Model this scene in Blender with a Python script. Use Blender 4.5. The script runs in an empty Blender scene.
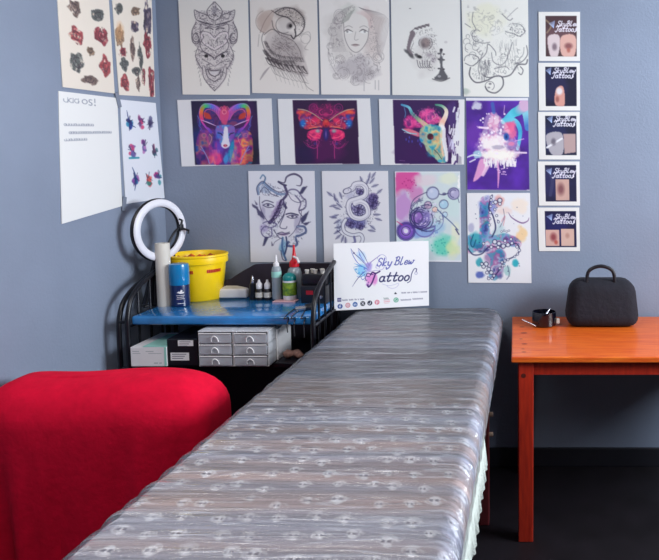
import bpy, bmesh, math, random
import numpy as np
from mathutils import Vector, Matrix
random.seed(4)
RNG = np.random.RandomState(7)
S = bpy.context.scene
C = S.collection
R = math.radians

# ------------------------------------------------------------------ camera
F = 666.0; CX = 515.0; CY = 223.0; PITCH = R(5)
CAM = Vector((0, -3.0, 1.40))
cd = bpy.data.cameras.new('camera'); cam = bpy.data.objects.new('camera', cd); C.objects.link(cam)
cam.location = CAM; cam.rotation_euler = (math.pi/2 - PITCH, 0, 0)
cd.sensor_fit = 'HORIZONTAL'; cd.sensor_width = 36; cd.lens = F/659*36
cd.shift_x = -(CX-329.5)/659; cd.shift_y = (CY-280)/659
cd.clip_start = 0.02
S.camera = cam
XL = -1.58      # left wall
def ray(px, py):
    x = (px-CX)/F; y = (CY-py)/F; c, s = math.sin(PITCH), math.cos(PITCH)
    return Vector((x, y*c + s, y*s - c))
def onY(px, py, Y=0.0):
    d = ray(px, py); return CAM + d*((Y-CAM.y)/d.y)
def onX(px, py, X=XL):
    d = ray(px, py); return CAM + d*((X-CAM.x)/d.x)
def onZ(px, py, Z):
    d = ray(px, py); return CAM + d*((Z-CAM.z)/d.z)

# ------------------------------------------------------------------ materials
def lin(c):
    return tuple((v/12.92 if v <= .04045 else ((v+.055)/1.055)**2.4) for v in c)
def rgb(r, g, b): return lin((r/255, g/255, b/255))
def mat(name, col, rough=.5, metal=0, noise=0, nscale=20, bump=0, bscale=60, trans=0, coat=0, stretch=None, emit=0, spec=.5, alpha=1, col2=None):
    m = bpy.data.materials.new(name); m.use_nodes = True
    nt = m.node_tree; b = nt.nodes['Principled BSDF']
    b.inputs['Base Color'].default_value = (*col, 1); b.inputs['Roughness'].default_value = rough
    b.inputs['Metallic'].default_value = metal; b.inputs['Transmission Weight'].default_value = trans
    b.inputs['Coat Weight'].default_value = coat; b.inputs['Specular IOR Level'].default_value = spec
    b.inputs['Alpha'].default_value = alpha
    if emit:
        b.inputs['Emission Color'].default_value = (*col, 1); b.inputs['Emission Strength'].default_value = emit
    tc = nt.nodes.new('ShaderNodeTexCoord'); mp = nt.nodes.new('ShaderNodeMapping')
    nt.links.new(tc.outputs['Object'], mp.inputs[0])
    if stretch: mp.inputs['Scale'].default_value = stretch
    if noise or col2:
        n = nt.nodes.new('ShaderNodeTexNoise'); n.inputs['Scale'].default_value = nscale; n.inputs['Detail'].default_value = 5
        nt.links.new(mp.outputs[0], n.inputs['Vector'])
        r = nt.nodes.new('ShaderNodeValToRGB')
        c2 = col2 if col2 else tuple(min(1, v*(1+noise)) for v in col)
        c1 = col if col2 else tuple(v*(1-noise) for v in col)
        r.color_ramp.elements[0].color = (*c1, 1); r.color_ramp.elements[1].color = (*c2, 1)
        r.color_ramp.elements[0].position = .3; r.color_ramp.elements[1].position = .7
        nt.links.new(n.outputs['Fac'], r.inputs[0]); nt.links.new(r.outputs[0], b.inputs['Base Color'])
    if bump:
        n2 = nt.nodes.new('ShaderNodeTexNoise'); n2.inputs['Scale'].default_value = bscale; n2.inputs['Detail'].default_value = 4
        nt.links.new(mp.outputs[0], n2.inputs['Vector'])
        bp = nt.nodes.new('ShaderNodeBump'); bp.inputs['Strength'].default_value = bump; bp.inputs['Distance'].default_value = .01
        nt.links.new(n2.outputs['Fac'], bp.inputs['Height']); nt.links.new(bp.outputs[0], b.inputs['Normal'])
    return m
def vmat(name, rough=.6, bump=0, bscale=60, coat=0, spec=.4):
    m = mat(name, (1, 1, 1), rough, bump=bump, bscale=bscale, coat=coat, spec=spec)
    nt = m.node_tree; a = nt.nodes.new('ShaderNodeAttribute'); a.attribute_name = 'ink'
    nt.links.new(a.outputs['Color'], nt.nodes['Principled BSDF'].inputs['Base Color'])
    return m
M = dict(
    wall2=mat('far_wall_paint', rgb(92, 84, 78), .85, noise=.06, nscale=3),
    wall=mat('wall_paint', rgb(126, 137, 158), .75, noise=.06, nscale=3, bump=.12, bscale=90),
    ceil=mat('ceiling_paint', rgb(150, 146, 140), .9, noise=.03),
    floor=mat('dark_floor', rgb(22, 18, 24), .5, noise=.35, nscale=8),
    trim=mat('skirting_paint', rgb(24, 24, 34), .5, noise=.1),
    white=mat('white_plastic', rgb(225, 222, 225), .45, noise=.03),
    cream=mat('cream_plastic', rgb(205, 200, 192), .6, noise=.04),
    black=mat('black_metal', rgb(16, 17, 26), .35, noise=.2, metal=.2),
    blackp=mat('black_plastic', rgb(14, 14, 24), .4, noise=.2),
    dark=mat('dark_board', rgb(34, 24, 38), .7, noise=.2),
    yellow=mat('yellow_plastic', rgb(250, 208, 8), .35, noise=.04),
    yellowl=mat('pale_yellow_plastic', rgb(250, 222, 70), .35, noise=.03),
    red=mat('red_plastic', rgb(205, 22, 40), .35, noise=.05),
    label_red=mat('red_print', rgb(190, 40, 20), .5, noise=.1),
    contents=mat('orange_contents', rgb(205, 95, 20), .6, noise=.5, nscale=30),
    bluecap=mat('blue_can', rgb(12, 120, 178), .3, noise=.05, coat=.4),
    navycan=mat('navy_can', rgb(16, 36, 84), .3, noise=.05, coat=.4),
    cyan=mat('cyan_gloss', rgb(30, 140, 185), .3),
    teal=mat('teal_plastic', rgb(0, 125, 125), .35, noise=.05),
    tealp=mat('pale_teal_card', rgb(150, 205, 195), .6, noise=.05),
    green=mat('green_label', rgb(150, 175, 40), .5, noise=.6, nscale=90, col2=rgb(60, 110, 50)),
    clear=mat('clear_plastic', rgb(200, 212, 222), .15, trans=.55, noise=.02),
    frost=mat('frosted_plastic', rgb(214, 218, 228), .25, trans=.45, noise=.05),
    frostc=mat('clear_white_plastic', rgb(225, 226, 232), .3, trans=.25, noise=.02),
    frostw=mat('white_frame_plastic', rgb(240, 238, 240), .35, noise=.03),
    brownc=mat('brown_contents', rgb(140, 105, 95), .7, noise=.4, nscale=60),
    redcloth=mat('red_fleece', rgb(205, 8, 48), .95, noise=.10, nscale=26, bump=.15, bscale=60, spec=.15),
    pine=mat('orange_pine', rgb(232, 116, 34), .42, nscale=9, stretch=(1, 9, 9), col2=rgb(206, 76, 18), coat=.25),
    pineleg=mat('red_pine', rgb(190, 48, 22), .45, nscale=9, stretch=(9, 9, 1), col2=rgb(150, 30, 18), coat=.2),
    knot=mat('pine_knot', rgb(92, 28, 20), .5, noise=.3),
    bedwood=mat('bed_wood', rgb(120, 44, 50), .5, noise=.2, nscale=12, stretch=(8, 8, 1)),
    beige=mat('beige_fitting', rgb(200, 170, 150), .5, noise=.1),
    lace=mat('white_lace', rgb(205, 212, 205), .8, noise=.1, bump=.6, bscale=220),
    steel=mat('steel', rgb(190, 190, 200), .25, metal=.9, noise=.05),
    tape=mat('grey_tape', rgb(120, 128, 145), .5, noise=.05),
    print=vmat('printed_paper', .5),
    sign=vmat('printed_board', .45),
    cover=vmat('printed_fabric', .8, bump=.3, bscale=150),
    opalring=mat('ring_diffuser', rgb(222, 222, 232), .4, noise=.02),
    bluetop=None, film=None)

def film_mat(name, base, bumpv, scale, stretch, gloss=.12, haze=.1, hazecol=(.75, .8, .9)):
    """clear wrapping film: mostly see-through, glossy, with pale streaks coloured in as light on its creases"""
    m = bpy.data.materials.new(name); m.use_nodes = True; nt = m.node_tree; nt.nodes.clear()
    o = nt.nodes.new('ShaderNodeOutputMaterial'); tr = nt.nodes.new('ShaderNodeBsdfTransparent')
    g = nt.nodes.new('ShaderNodeBsdfGlossy'); g.inputs['Roughness'].default_value = gloss
    df = nt.nodes.new('ShaderNodeBsdfDiffuse'); df.inputs['Color'].default_value = (*hazecol, 1)
    tc = nt.nodes.new('ShaderNodeTexCoord'); mp = nt.nodes.new('ShaderNodeMapping'); mp.inputs['Scale'].default_value = stretch
    n = nt.nodes.new('ShaderNodeTexNoise'); n.inputs['Scale'].default_value = scale; n.inputs['Detail'].default_value = 6
    n.inputs['Distortion'].default_value = 1.2
    bp = nt.nodes.new('ShaderNodeBump'); bp.inputs['Strength'].default_value = bumpv; bp.inputs['Distance'].default_value = .02
    fr = nt.nodes.new('ShaderNodeFresnel'); fr.inputs['IOR'].default_value = 1.55
    nt.links.new(tc.outputs['Object'], mp.inputs[0]); nt.links.new(mp.outputs[0], n.inputs['Vector'])
    nt.links.new(n.outputs['Fac'], bp.inputs['Height'])
    for q in (g, fr): nt.links.new(bp.outputs[0], q.inputs['Normal'])
    rp = nt.nodes.new('ShaderNodeValToRGB'); rp.color_ramp.elements[0].position = .55; rp.color_ramp.elements[1].position = .75
    rp.color_ramp.elements[0].color = (haze,)*3+(1,); rp.color_ramp.elements[1].color = (haze*3.6,)*3+(1,)  # haze ramp: diffuse pale streaks stand in for highlights on the film
    mp2 = nt.nodes.new('ShaderNodeMapping'); mp2.inputs['Scale'].default_value = (3, 38, 3); mp2.inputs['Rotation'].default_value = (0, 0, .12)
    n2 = nt.nodes.new('ShaderNodeTexNoise'); n2.inputs['Scale'].default_value = 1.6; n2.inputs['Detail'].default_value = 7; n2.inputs['Distortion'].default_value = 1.6
    nt.links.new(tc.outputs['Object'], mp2.inputs[0]); nt.links.new(mp2.outputs[0], n2.inputs['Vector'])
    rp.color_ramp.elements[0].position = .52; rp.color_ramp.elements[1].position = .66
    nt.links.new(n2.outputs['Fac'], rp.inputs[0])
    ad = nt.nodes.new('ShaderNodeMath'); ad.operation = 'MULTIPLY_ADD'; ad.inputs[1].default_value = .75
    nt.links.new(n2.outputs['Fac'], ad.inputs[0]); nt.links.new(n.outputs['Fac'], ad.inputs[2]); nt.links.new(ad.outputs[0], bp.inputs['Height'])
    m1 = nt.nodes.new('ShaderNodeMixShader'); m2 = nt.nodes.new('ShaderNodeMixShader')
    nt.links.new(rp.outputs[0], m1.inputs[0]); nt.links.new(tr.outputs[0], m1.inputs[1]); nt.links.new(df.outputs[0], m1.inputs[2])
    nt.links.new(fr.outputs[0], m2.inputs[0]); nt.links.new(m1.outputs[0], m2.inputs[1]); nt.links.new(g.outputs[0], m2.inputs[2])
    nt.links.new(m2.outputs[0], o.inputs[0])
    return m
M['film'] = film_mat('wrapping_film', None, .42, 10, (.55, 3.2, 1), .12, .085)
M['bluetop'] = mat('blue_wrapped_top', rgb(44, 122, 188), .14, noise=.25, nscale=9, bump=.25, bscale=14, coat=.6)

# ------------------------------------------------------------------ object helpers
def obj(name, bm, m, parent=None, smooth=False, loc=None, mats=None):
    me = bpy.data.meshes.new(name); bm.normal_update(); bm.to_mesh(me); bm.free()
    for q in (mats or [m]): me.materials.append(q)
    if smooth:
        me.polygons.foreach_set('use_smooth', [True]*len(me.polygons))
        me.set_sharp_from_angle(angle=R(40))
    o = bpy.data.objects.new(name, me); C.objects.link(o)
    if parent: o.parent = parent
    if loc is not None: o.location = loc
    return o
def thing(name, label, cat, loc=(0, 0, 0), rz=0, group=None):
    o = bpy.data.objects.new(name, None); C.objects.link(o); o.empty_display_size = .05
    o.location = loc; o.rotation_euler = (0, 0, rz)
    return tag(o, label, cat, group)
def tag(o, label, cat, group=None):
    o['label'] = label; o['category'] = cat
    if group: o['group'] = group
    return o
def struct(name, bm, m):
    o = obj(name, bm, m); o['kind'] = 'structure'; return o
def B(bm, x0, x1, y0, y1, z0, z1, bev=0, seg=2, mi=0):
    r = bmesh.ops.create_cube(bm, size=1); vs = r['verts']
    for v in vs:
        v.co = Vector(((x0+x1)/2+v.co.x*(x1-x0), (y0+y1)/2+v.co.y*(y1-y0), (z0+z1)/2+v.co.z*(z1-z0)))
    fs = set(f for v in vs for f in v.link_faces)
    for f in fs: f.material_index = mi
    if bev:
        es = list(set(e for v in vs for e in v.link_edges))
        bmesh.ops.bevel(bm, geom=es, offset=bev, segments=seg, profile=.5, affect='EDGES')
    return bm
def box(*a, **k): return B(bmesh.new(), *a, **k)
def lathe(prof, n=28, bm=None, cx=0, cy=0):
    bm = bm or bmesh.new(); rings = []
    for r, z in prof:
        rings.append([bm.verts.new((cx+r*math.cos(2*math.pi*i/n), cy+r*math.sin(2*math.pi*i/n), z)) for i in range(n)] if r > 1e-6
                     else [bm.verts.new((cx, cy, z))])
    for a, b in zip(rings, rings[1:]):
        for i in range(n):
            j = (i+1) % n
            if len(a) == 1 and len(b) == 1: continue
            if len(a) == 1: bm.faces.new((a[0], b[j], b[i]))
            elif len(b) == 1: bm.faces.new((a[i], a[j], b[0]))
            else: bm.faces.new((a[i], a[j], b[j], b[i]))
    return bm
def smo(pts, n=6, closed=False):
    P = [Vector(p) for p in pts]; out = []
    m = len(P)
    rng = range(m if closed else m-1)
    for i in rng:
        if closed: p0, p1, p2, p3 = P[i-1], P[i], P[(i+1) % m], P[(i+2) % m]
        else: p0, p1, p2, p3 = P[max(i-1, 0)], P[i], P[i+1], P[min(i+2, m-1)]
        for k in range(n):
            t = k/n
            out.append(.5*((2*p1)+(p2-p0)*t+(2*p0-5*p1+4*p2-p3)*t*t+(3*p1-p0-3*p2+p3)*t**3))
    if not closed: out.append(P[-1])
    return out
def tube(pts, r, bm=None, n=10):
    bm = bm or bmesh.new(); pts = [Vector(p) for p in pts]; rings = []
    up = Vector((.31, .22, .93))
    for i, p in enumerate(pts):
        t = (pts[min(i+1, len(pts)-1)]-pts[max(i-1, 0)]).normalized()
        a = t.cross(up)
        if a.length < .1: a = t.cross(Vector((1, 0, 0)))
        a.normalize(); b = t.cross(a)
        rr = r[i] if isinstance(r, (list, tuple)) else r
        rings.append([bm.verts.new(p+rr*(math.cos(2*math.pi*k/n)*a+math.sin(2*math.pi*k/n)*b)) for k in range(n)])
    for a, b in zip(rings, rings[1:]):
        for i in range(n): bm.faces.new((a[i], a[(i+1) % n], b[(i+1) % n], b[i]))
    bm.faces.new(rings[0][::-1]); bm.faces.new(rings[-1])
    bmesh.ops.recalc_face_normals(bm, faces=bm.faces)
    return bm
def torus(R1, r, bm=None, n=40, m=10, flat=1.0):
    """ring in the x-z plane"""
    bm = bm or bmesh.new(); rings = []
    for i in range(n):
        a = 2*math.pi*i/n
        rings.append([bm.verts.new(((R1+r*math.cos(2*math.pi*k/m))*math.cos(a), flat*r*math.sin(2*math.pi*k/m), (R1+r*math.cos(2*math.pi*k/m))*math.sin(a))) for k in range(m)])
    for i in range(n):
        A, Bq = rings[i], rings[(i+1) % n]
        for k in range(m): bm.faces.new((A[k], A[(k+1) % m], Bq[(k+1) % m], Bq[k]))
    bmesh.ops.recalc_face_normals(bm, faces=bm.faces)
    return bm
def dup(root, loc, label=None, rz=None):
    r = root.copy(); C.objects.link(r); r.location = loc
    if rz is not None: r.rotation_euler = (0, 0, rz)
    if label: r['label'] = label
    for ch in list(root.children):
        c = ch.copy(); C.objects.link(c); c.parent = r
        for g in list(ch.children):
            d = g.copy(); C.objects.link(d); d.parent = c
    return r

# ------------------------------------------------------------------ the room
XR = 2.05; YF = -4.3; ZC = 2.5; T = .1
struct('wall_back', box(XL-T, XR+T, 0, T, 0, ZC), M['wall'])
struct('wall_left', box(XL-T, XL, YF, 0, 0, ZC), M['wall'])
struct('wall_front', box(XL-T, XR+T, YF-T, YF, 0, ZC), M['wall2'])
struct('floor', box(XL-T, XR+T, YF-T, T, -T, 0), M['floor'])
struct('ceiling', box(XL-T, XR+T, YF-T, T, ZC, ZC+T), M['ceil'])
WY0, WY1, WZ0, WZ1 = -2.0, -.6, 1.25, 2.3     # window opening in the right wall
bm = box(XR, XR+T, YF, WY0, 0, ZC); B(bm, XR, XR+T, WY1, 0, 0, ZC); B(bm, XR, XR+T, WY0, WY1, 0, WZ0); B(bm, XR, XR+T, WY0, WY1, WZ1, ZC)
struct('wall_right', bm, M['wall2'])
bm = bmesh.new()
for a in ((WY0, WY0+.05, WZ0, WZ1), (WY1-.05, WY1, WZ0, WZ1), ((WY0+WY1)/2-.02, (WY0+WY1)/2+.02, WZ0+.05, WZ1-.05), (WY0+.05, WY1-.05, WZ0, WZ0+.05), (WY0+.05, WY1-.05, WZ1-.05, WZ1)):
    B(bm, XR+.03, XR+.07, *a)
struct('window_1', bm, M['white'])
struct('baseboard_back', box(XL, XR, -.015, 0, 0, .09, bev=.004), M['trim'])
struct('baseboard_left', box(XL, XL+.015, YF, -.015, 0, .09, bev=.004), M['trim'])

# ------------------------------------------------------------------ printed art
CUR = None
class Art:
    """ink on paper: colours on a fine grid, drawn in the coordinates u0..u1 x v0..v1 (v down)"""
    def __init__(s, W, H, ext, paper=(.87, .87, .88)):
        s.W, s.H = W, H; s.u0, s.v0, s.u1, s.v1 = ext
        U, V = np.meshgrid(np.linspace(s.u0, s.u1, W), np.linspace(s.v0, s.v1, H)); s.clip = None; s.skew = 0
        if CUR:                                   # the sheet hangs slightly askew: measure the drawing from its real outline
            (c, ox, oy, k) = CUR; g = np.linspace(0, 1, W)[None, :]; h = np.linspace(0, 1, H)[:, None]
            f = lambda i, o: ((c[0][i]*(1-g)+c[1][i]*g)*(1-h)+(c[3][i]*(1-g)+c[2][i]*g)*h-o)*k
            U, V = f(0, ox), f(1, oy); s.u0, s.u1, s.v0, s.v1 = U.min(), U.max(), V.min(), V.max(); s.skew = 45
        s.U, s.V = U, V
        s.a = np.ones((H, W, 3))*np.array(paper); s.px = (s.u1-s.u0)/(W-1)
    def mix(s, mask, col, alpha=1):
        m = np.clip(mask, 0, 1)[..., None]*alpha
        if s.clip is not None: m = m*s.clip[..., None]
        c = np.array([v/255 for v in col]) if not isinstance(col, np.ndarray) else col
        s.a = s.a*(1-m)+c*m
    def line(s, pts, w, col, alpha=1, smooth=True, taper=False, closed=False):
        p = [tuple(q) for q in (smo([(x, y, 0) for x, y in pts], 5, closed) if smooth and len(pts) > 2 else [(x, y, 0) for x, y in pts])]
        if closed and smooth: p.append(p[0])
        msk = np.zeros((s.H, s.W)); n = len(p)-1
        for i in range(n):
            (x0, y0, _), (x1, y1, _) = p[i], p[i+1]
            ww = w*(1-abs(2*(i+.5)/n-1)**1.5*.75) if taper else w
            ww = max(ww, s.px*.55)/2; pad = ww+s.px+s.skew
            i0 = max(int((min(x0, x1)-pad-s.u0)/s.px), 0); i1 = min(int((max(x0, x1)+pad-s.u0)/s.px)+2, s.W)
            py = (s.v1-s.v0)/(s.H-1)
            j0 = max(int((min(y0, y1)-pad-s.v0)/py), 0); j1 = min(int((max(y0, y1)+pad-s.v0)/py)+2, s.H)
            if i1 <= i0 or j1 <= j0: continue
            u = s.U[j0:j1, i0:i1]; v = s.V[j0:j1, i0:i1]; dx, dy = x1-x0, y1-y0; L = dx*dx+dy*dy+1e-9
            t = np.clip(((u-x0)*dx+(v-y0)*dy)/L, 0, 1); d = np.hypot(u-x0-t*dx, v-y0-t*dy)
            msk[j0:j1, i0:i1] = np.maximum(msk[j0:j1, i0:i1], np.clip((ww-d)/s.px+.5, 0, 1))
        s.mix(msk, col, alpha)
    def blob(s, x, y, rx, ry=None, col=(0, 0, 0), alpha=1, soft=.3, rot=0):
        ry = ry or rx; c, q = math.cos(R(rot)), math.sin(R(rot))
        u = (s.U-x)*c+(s.V-y)*q; v = -(s.U-x)*q+(s.V-y)*c
        d = np.sqrt((u/rx)**2+(v/ry)**2)
        s.mix((1-d)/max(soft, .02)+0.0, col, alpha)
    def ring(s, x, y, r, w, col, alpha=1, a0=0, a1=360, ry=None, rot=0):
        ry = ry or r; n = 14; c, q = math.cos(R(rot)), math.sin(R(rot)); P = []
        for i in range(n+1):
            a = R(a0+(a1-a0)*i/n); X, Y = r*math.cos(a), ry*math.sin(a); P.append((x+X*c-Y*q, y+X*q+Y*c))
        s.line(P, w, col, alpha, smooth=False)
    def pmask(s, pts, smooth=False):
        P = [(v.x, v.y) for v in smo([(x, y, 0) for x, y in pts], 5, True)] if smooth else pts
        ins = np.zeros((s.H, s.W), bool); n = len(P)
        for i in range(n):
            x0, y0 = P[i]; x1, y1 = P[(i+1) % n]
            if y0 == y1: continue
            ins ^= ((y0 > s.V) != (y1 > s.V)) & (s.U < (x1-x0)*(s.V-y0)/(y1-y0)+x0)
        m = ins.astype(float); k = m.copy()
        k[1:] += m[:-1]; k[:-1] += m[1:]; k[:, 1:] += m[:, :-1]; k[:, :-1] += m[:, 1:]
        return k/5
    def poly(s, pts, col, alpha=1, smooth=False): s.mix(s.pmask(pts, smooth), col, alpha)
    def etch(s, pts, col, alpha=.7, scale=9, seed=1, thr=.5, wid=.06, smooth=True):
        """fine winding pen lines inside an outline"""
        n = s.noise(scale*3, seed); m = np.clip(1-np.abs(((n*4) % 1)-.5)/.5/ (wid*6), 0, 1)
        n2 = s.noise(scale*6, seed+1); s.mix(s.pmask(pts, smooth)*m*np.clip((n2-thr)*6+.6, .15, 1), col, alpha)
    def mottle(s, pts, cols, scale=60, seed=1, alpha=.9, smooth=True):
        """several inks running into each other inside an outline"""
        n = s.noise(scale, seed); n = np.clip((n-.2)/.6, 0, .999)*(len(cols)-1); i = n.astype(int); f = (n-i)[..., None]; c = np.array(cols)/255
        col = c[i]*(1-f)+c[i+1]*f; m = np.clip(s.pmask(pts, smooth), 0, 1)
        if s.clip is not None: m = m*s.clip
        m = m[..., None]*alpha; s.a = s.a*(1-m)+col*m
    def window(s, pts):
        k = s.a.copy(); s.a = np.zeros_like(s.a); s.poly(pts, (255, 255, 255)); s.clip = s.a[..., 0].copy(); s.a = k
    def rect(s, x0, y0, x1, y1, col, alpha=1): s.mix(((s.U >= x0) & (s.U <= x1) & (s.V >= y0) & (s.V <= y1)).astype(float), col, alpha)
    def noise(s, scale, seed):
        r = np.random.RandomState(seed); out = 0
        for o in range(3):
            k = max(2, int((s.u1-s.u0)/scale*2**o)+2); l = max(2, int((s.v1-s.v0)/scale*2**o)+2)
            g = r.rand(l+1, k+1)
            x = (s.U-s.u0)/(s.u1-s.u0)*(k-1); y = (s.V-s.v0)/(s.v1-s.v0)*(l-1)
            xi, yi = np.floor(x).astype(int), np.floor(y).astype(int); fx, fy = x-xi, y-yi
            fx = fx*fx*(3-2*fx); fy = fy*fy*(3-2*fy)
            out = out+(g[yi, xi]*(1-fx)*(1-fy)+g[yi, xi+1]*fx*(1-fy)+g[yi+1, xi]*(1-fx)*fy+g[yi+1, xi+1]*fx*fy)/2**o
        return out/1.75
    def wash(s, x, y, rx, ry, col, alpha=1, seed=0, scale=60, rot=0):
        c, q = math.cos(R(rot)), math.sin(R(rot)); u = (s.U-x)*c+(s.V-y)*q; v = -(s.U-x)*q+(s.V-y)*c
        d = np.sqrt((u/rx)**2+(v/ry)**2)+(s.noise(scale, seed)-.5)*.9
        s.mix((1.05-d)/.45, col, alpha)
def sheet(name, art, corners, m, label, cat, group=None, off=.003, thick=.003, parent=None, nrm=Vector((0, -1, 0))):
    """a printed sheet whose face lies `off` in front of the four world corners (tl, tr, br, bl)"""
    tl, tr, br, bl = [c+nrm*off for c in corners]; H, W = art.H, art.W
    g = np.linspace(0, 1, W)[None, :, None]; h = np.linspace(0, 1, H)[:, None, None]
    A = lambda v: np.array(v)[None, None, :]
    P = (A(tl)*(1-g)+A(tr)*g)*(1-h)+(A(bl)*(1-g)+A(br)*g)*h
    org = np.array((tl+tr+br+bl)/4-nrm*off)
    P = (P-org).reshape(-1, 3)
    n = W*H; idx = np.arange(n).reshape(H, W)
    f = np.stack([idx[:-1, :-1], idx[1:, :-1], idx[1:, 1:], idx[:-1, 1:]], -1).reshape(-1, 4)
    bk = np.array([np.array(c-nrm*thick)-org for c in (tl, tr, br, bl)])
    V = np.concatenate([P, bk]); c4 = [idx[0, 0], idx[0, -1], idx[-1, -1], idx[-1, 0]]
    F2 = [[n, n+1, n+2, n+3]]+[[c4[i], c4[(i+1) % 4], n+(i+1) % 4, n+i] for i in range(4)]
    f = np.concatenate([f, np.array(F2)])
    me = bpy.data.meshes.new(name); me.vertices.add(len(V)); me.vertices.foreach_set('co', V.ravel())
    me.loops.add(f.size); me.loops.foreach_set('vertex_index', f.ravel().astype(np.int32))
    me.polygons.add(len(f)); me.polygons.foreach_set('loop_start', (np.arange(len(f))*4).astype(np.int32))
    me.update(calc_edges=True)
    col = np.clip(art.a.reshape(-1, 3), 0, 1); col = np.where(col <= .04045, col/12.92, ((col+.055)/1.055)**2.4)
    col = np.concatenate([col, np.ones((4, 3))*.7]); col = np.concatenate([col, np.ones((len(col), 1))], 1)
    at = me.color_attributes.new('ink', 'FLOAT_COLOR', 'POINT'); at.data.foreach_set('color', col.ravel().astype(np.float32))
    me.materials.append(m); o = bpy.data.objects.new(name, me); C.objects.link(o); o.location = org
    if parent: o.parent = parent
    if label: tag(o, label, cat, group)
    return o
INK = (62, 58, 72)
def mirror(A, cx, fn):
    """draw fn twice, the second time mirrored about cx"""
    fn(lambda pts: pts); fn(lambda pts: [(2*cx-x, y) for x, y in pts])

# --- row one, pencil drawings.  crop coordinates: 408x560 for a 70x96 px patch
def art_totem():
    A = Art(128, 182, (0, -10, 408, 556), (.90, .885, .87)); I = (72, 64, 78)
    SIL = [(200, 10), (235, 60), (310, 65), (315, 130), (335, 190), (330, 245), (300, 290), (318, 340), (285, 420), (255, 480), (205, 530), (155, 480), (122, 420), (92, 340), (108, 290), (75, 245), (70, 190), (92, 130), (90, 65), (170, 60)]
    A.poly(SIL, (188, 176, 186), .35, True); A.etch(SIL, I, .75, 7, 3, .42); A.etch(SIL, I, .6, 4, 13, .5)
    def f(m):
        A.line(m([(200, 12), (160, 60), (170, 100), (200, 120)]), 5, I, .75)
        A.line(m([(165, 90), (110, 70), (85, 60), (95, 110), (130, 130)]), 5, I, .7)
        A.line(m([(110, 70), (125, 110), (160, 105)]), 4, I, .6)
        A.line(m([(200, 145), (150, 135), (110, 120)]), 9, I, .85, taper=True)
        A.line(m([(200, 158), (160, 150), (125, 140), (120, 180), (140, 215)]), 5, I, .7)
        A.line(m([(150, 165), (175, 162), (195, 172)]), 6, I, .8)
        A.line(m([(200, 225), (165, 195), (130, 195), (140, 245), (200, 285)]), 9, (225, 215, 220), .9)
        A.line(m([(200, 218), (168, 188), (124, 190), (134, 250), (200, 294)]), 3, I, .8)
        A.line(m([(140, 215), (120, 260), (140, 300), (200, 335)]), 5, I, .7)
        A.line(m([(95, 130), (72, 180), (75, 240), (100, 255), (115, 230), (100, 200)]), 6, I, .7)
        A.ring(*m([(95, 218)])[0], 18, 6, I, .7, 20, 300, 26); A.ring(*m([(95, 222)])[0], 8, 4, I, .6)
        A.line(m([(110, 270), (92, 320), (110, 370), (130, 400)]), 5, I, .65)
        A.blob(*m([(155, 325)])[0], 13, 12, (30, 28, 34), .95)
        A.line(m([(125, 300), (150, 305), (185, 325), (200, 345)]), 6, I, .75)
        A.line(m([(130, 345), (170, 365), (200, 385)]), 4, I, .6)
        A.line(m([(165, 405), (175, 430), (200, 445)]), 6, I, .8)
        A.line(m([(150, 400), (165, 450), (200, 475)]), 6, I, .65)
        A.line(m([(132, 390), (140, 450), (175, 500), (205, 530)]), 5, I, .6)
        for k in range(9):
            A.line(m([(100+k*3, 290+k*24), (84+k*5, 300+k*25)]), 3, I, .55, smooth=False)
            A.line(m([(140+k*7, 380+k*3), (146+k*6, 392+k*3)]), 3, I, .5, smooth=False)
        for k in range(12):
            y = 150+k*11; A.blob(*m([(196-k % 4*12, y-110)])[0], 4, 4, I, .6)
            A.blob(*m([(185-(k*17) % 50, 240+k*8)])[0], 4, 4, I, .45)
    mirror(A, 203, f)
    A.line([(175, 408), (203, 412), (232, 408)], 6, I, .8); A.blob(203, 425, 26, 12, (210, 205, 210), .9)
    A.blob(203, 60, 18, 22, (100, 95, 110), .4); A.blob(203, 90, 10, 6, (60, 50, 60), .6)
    return A
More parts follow.
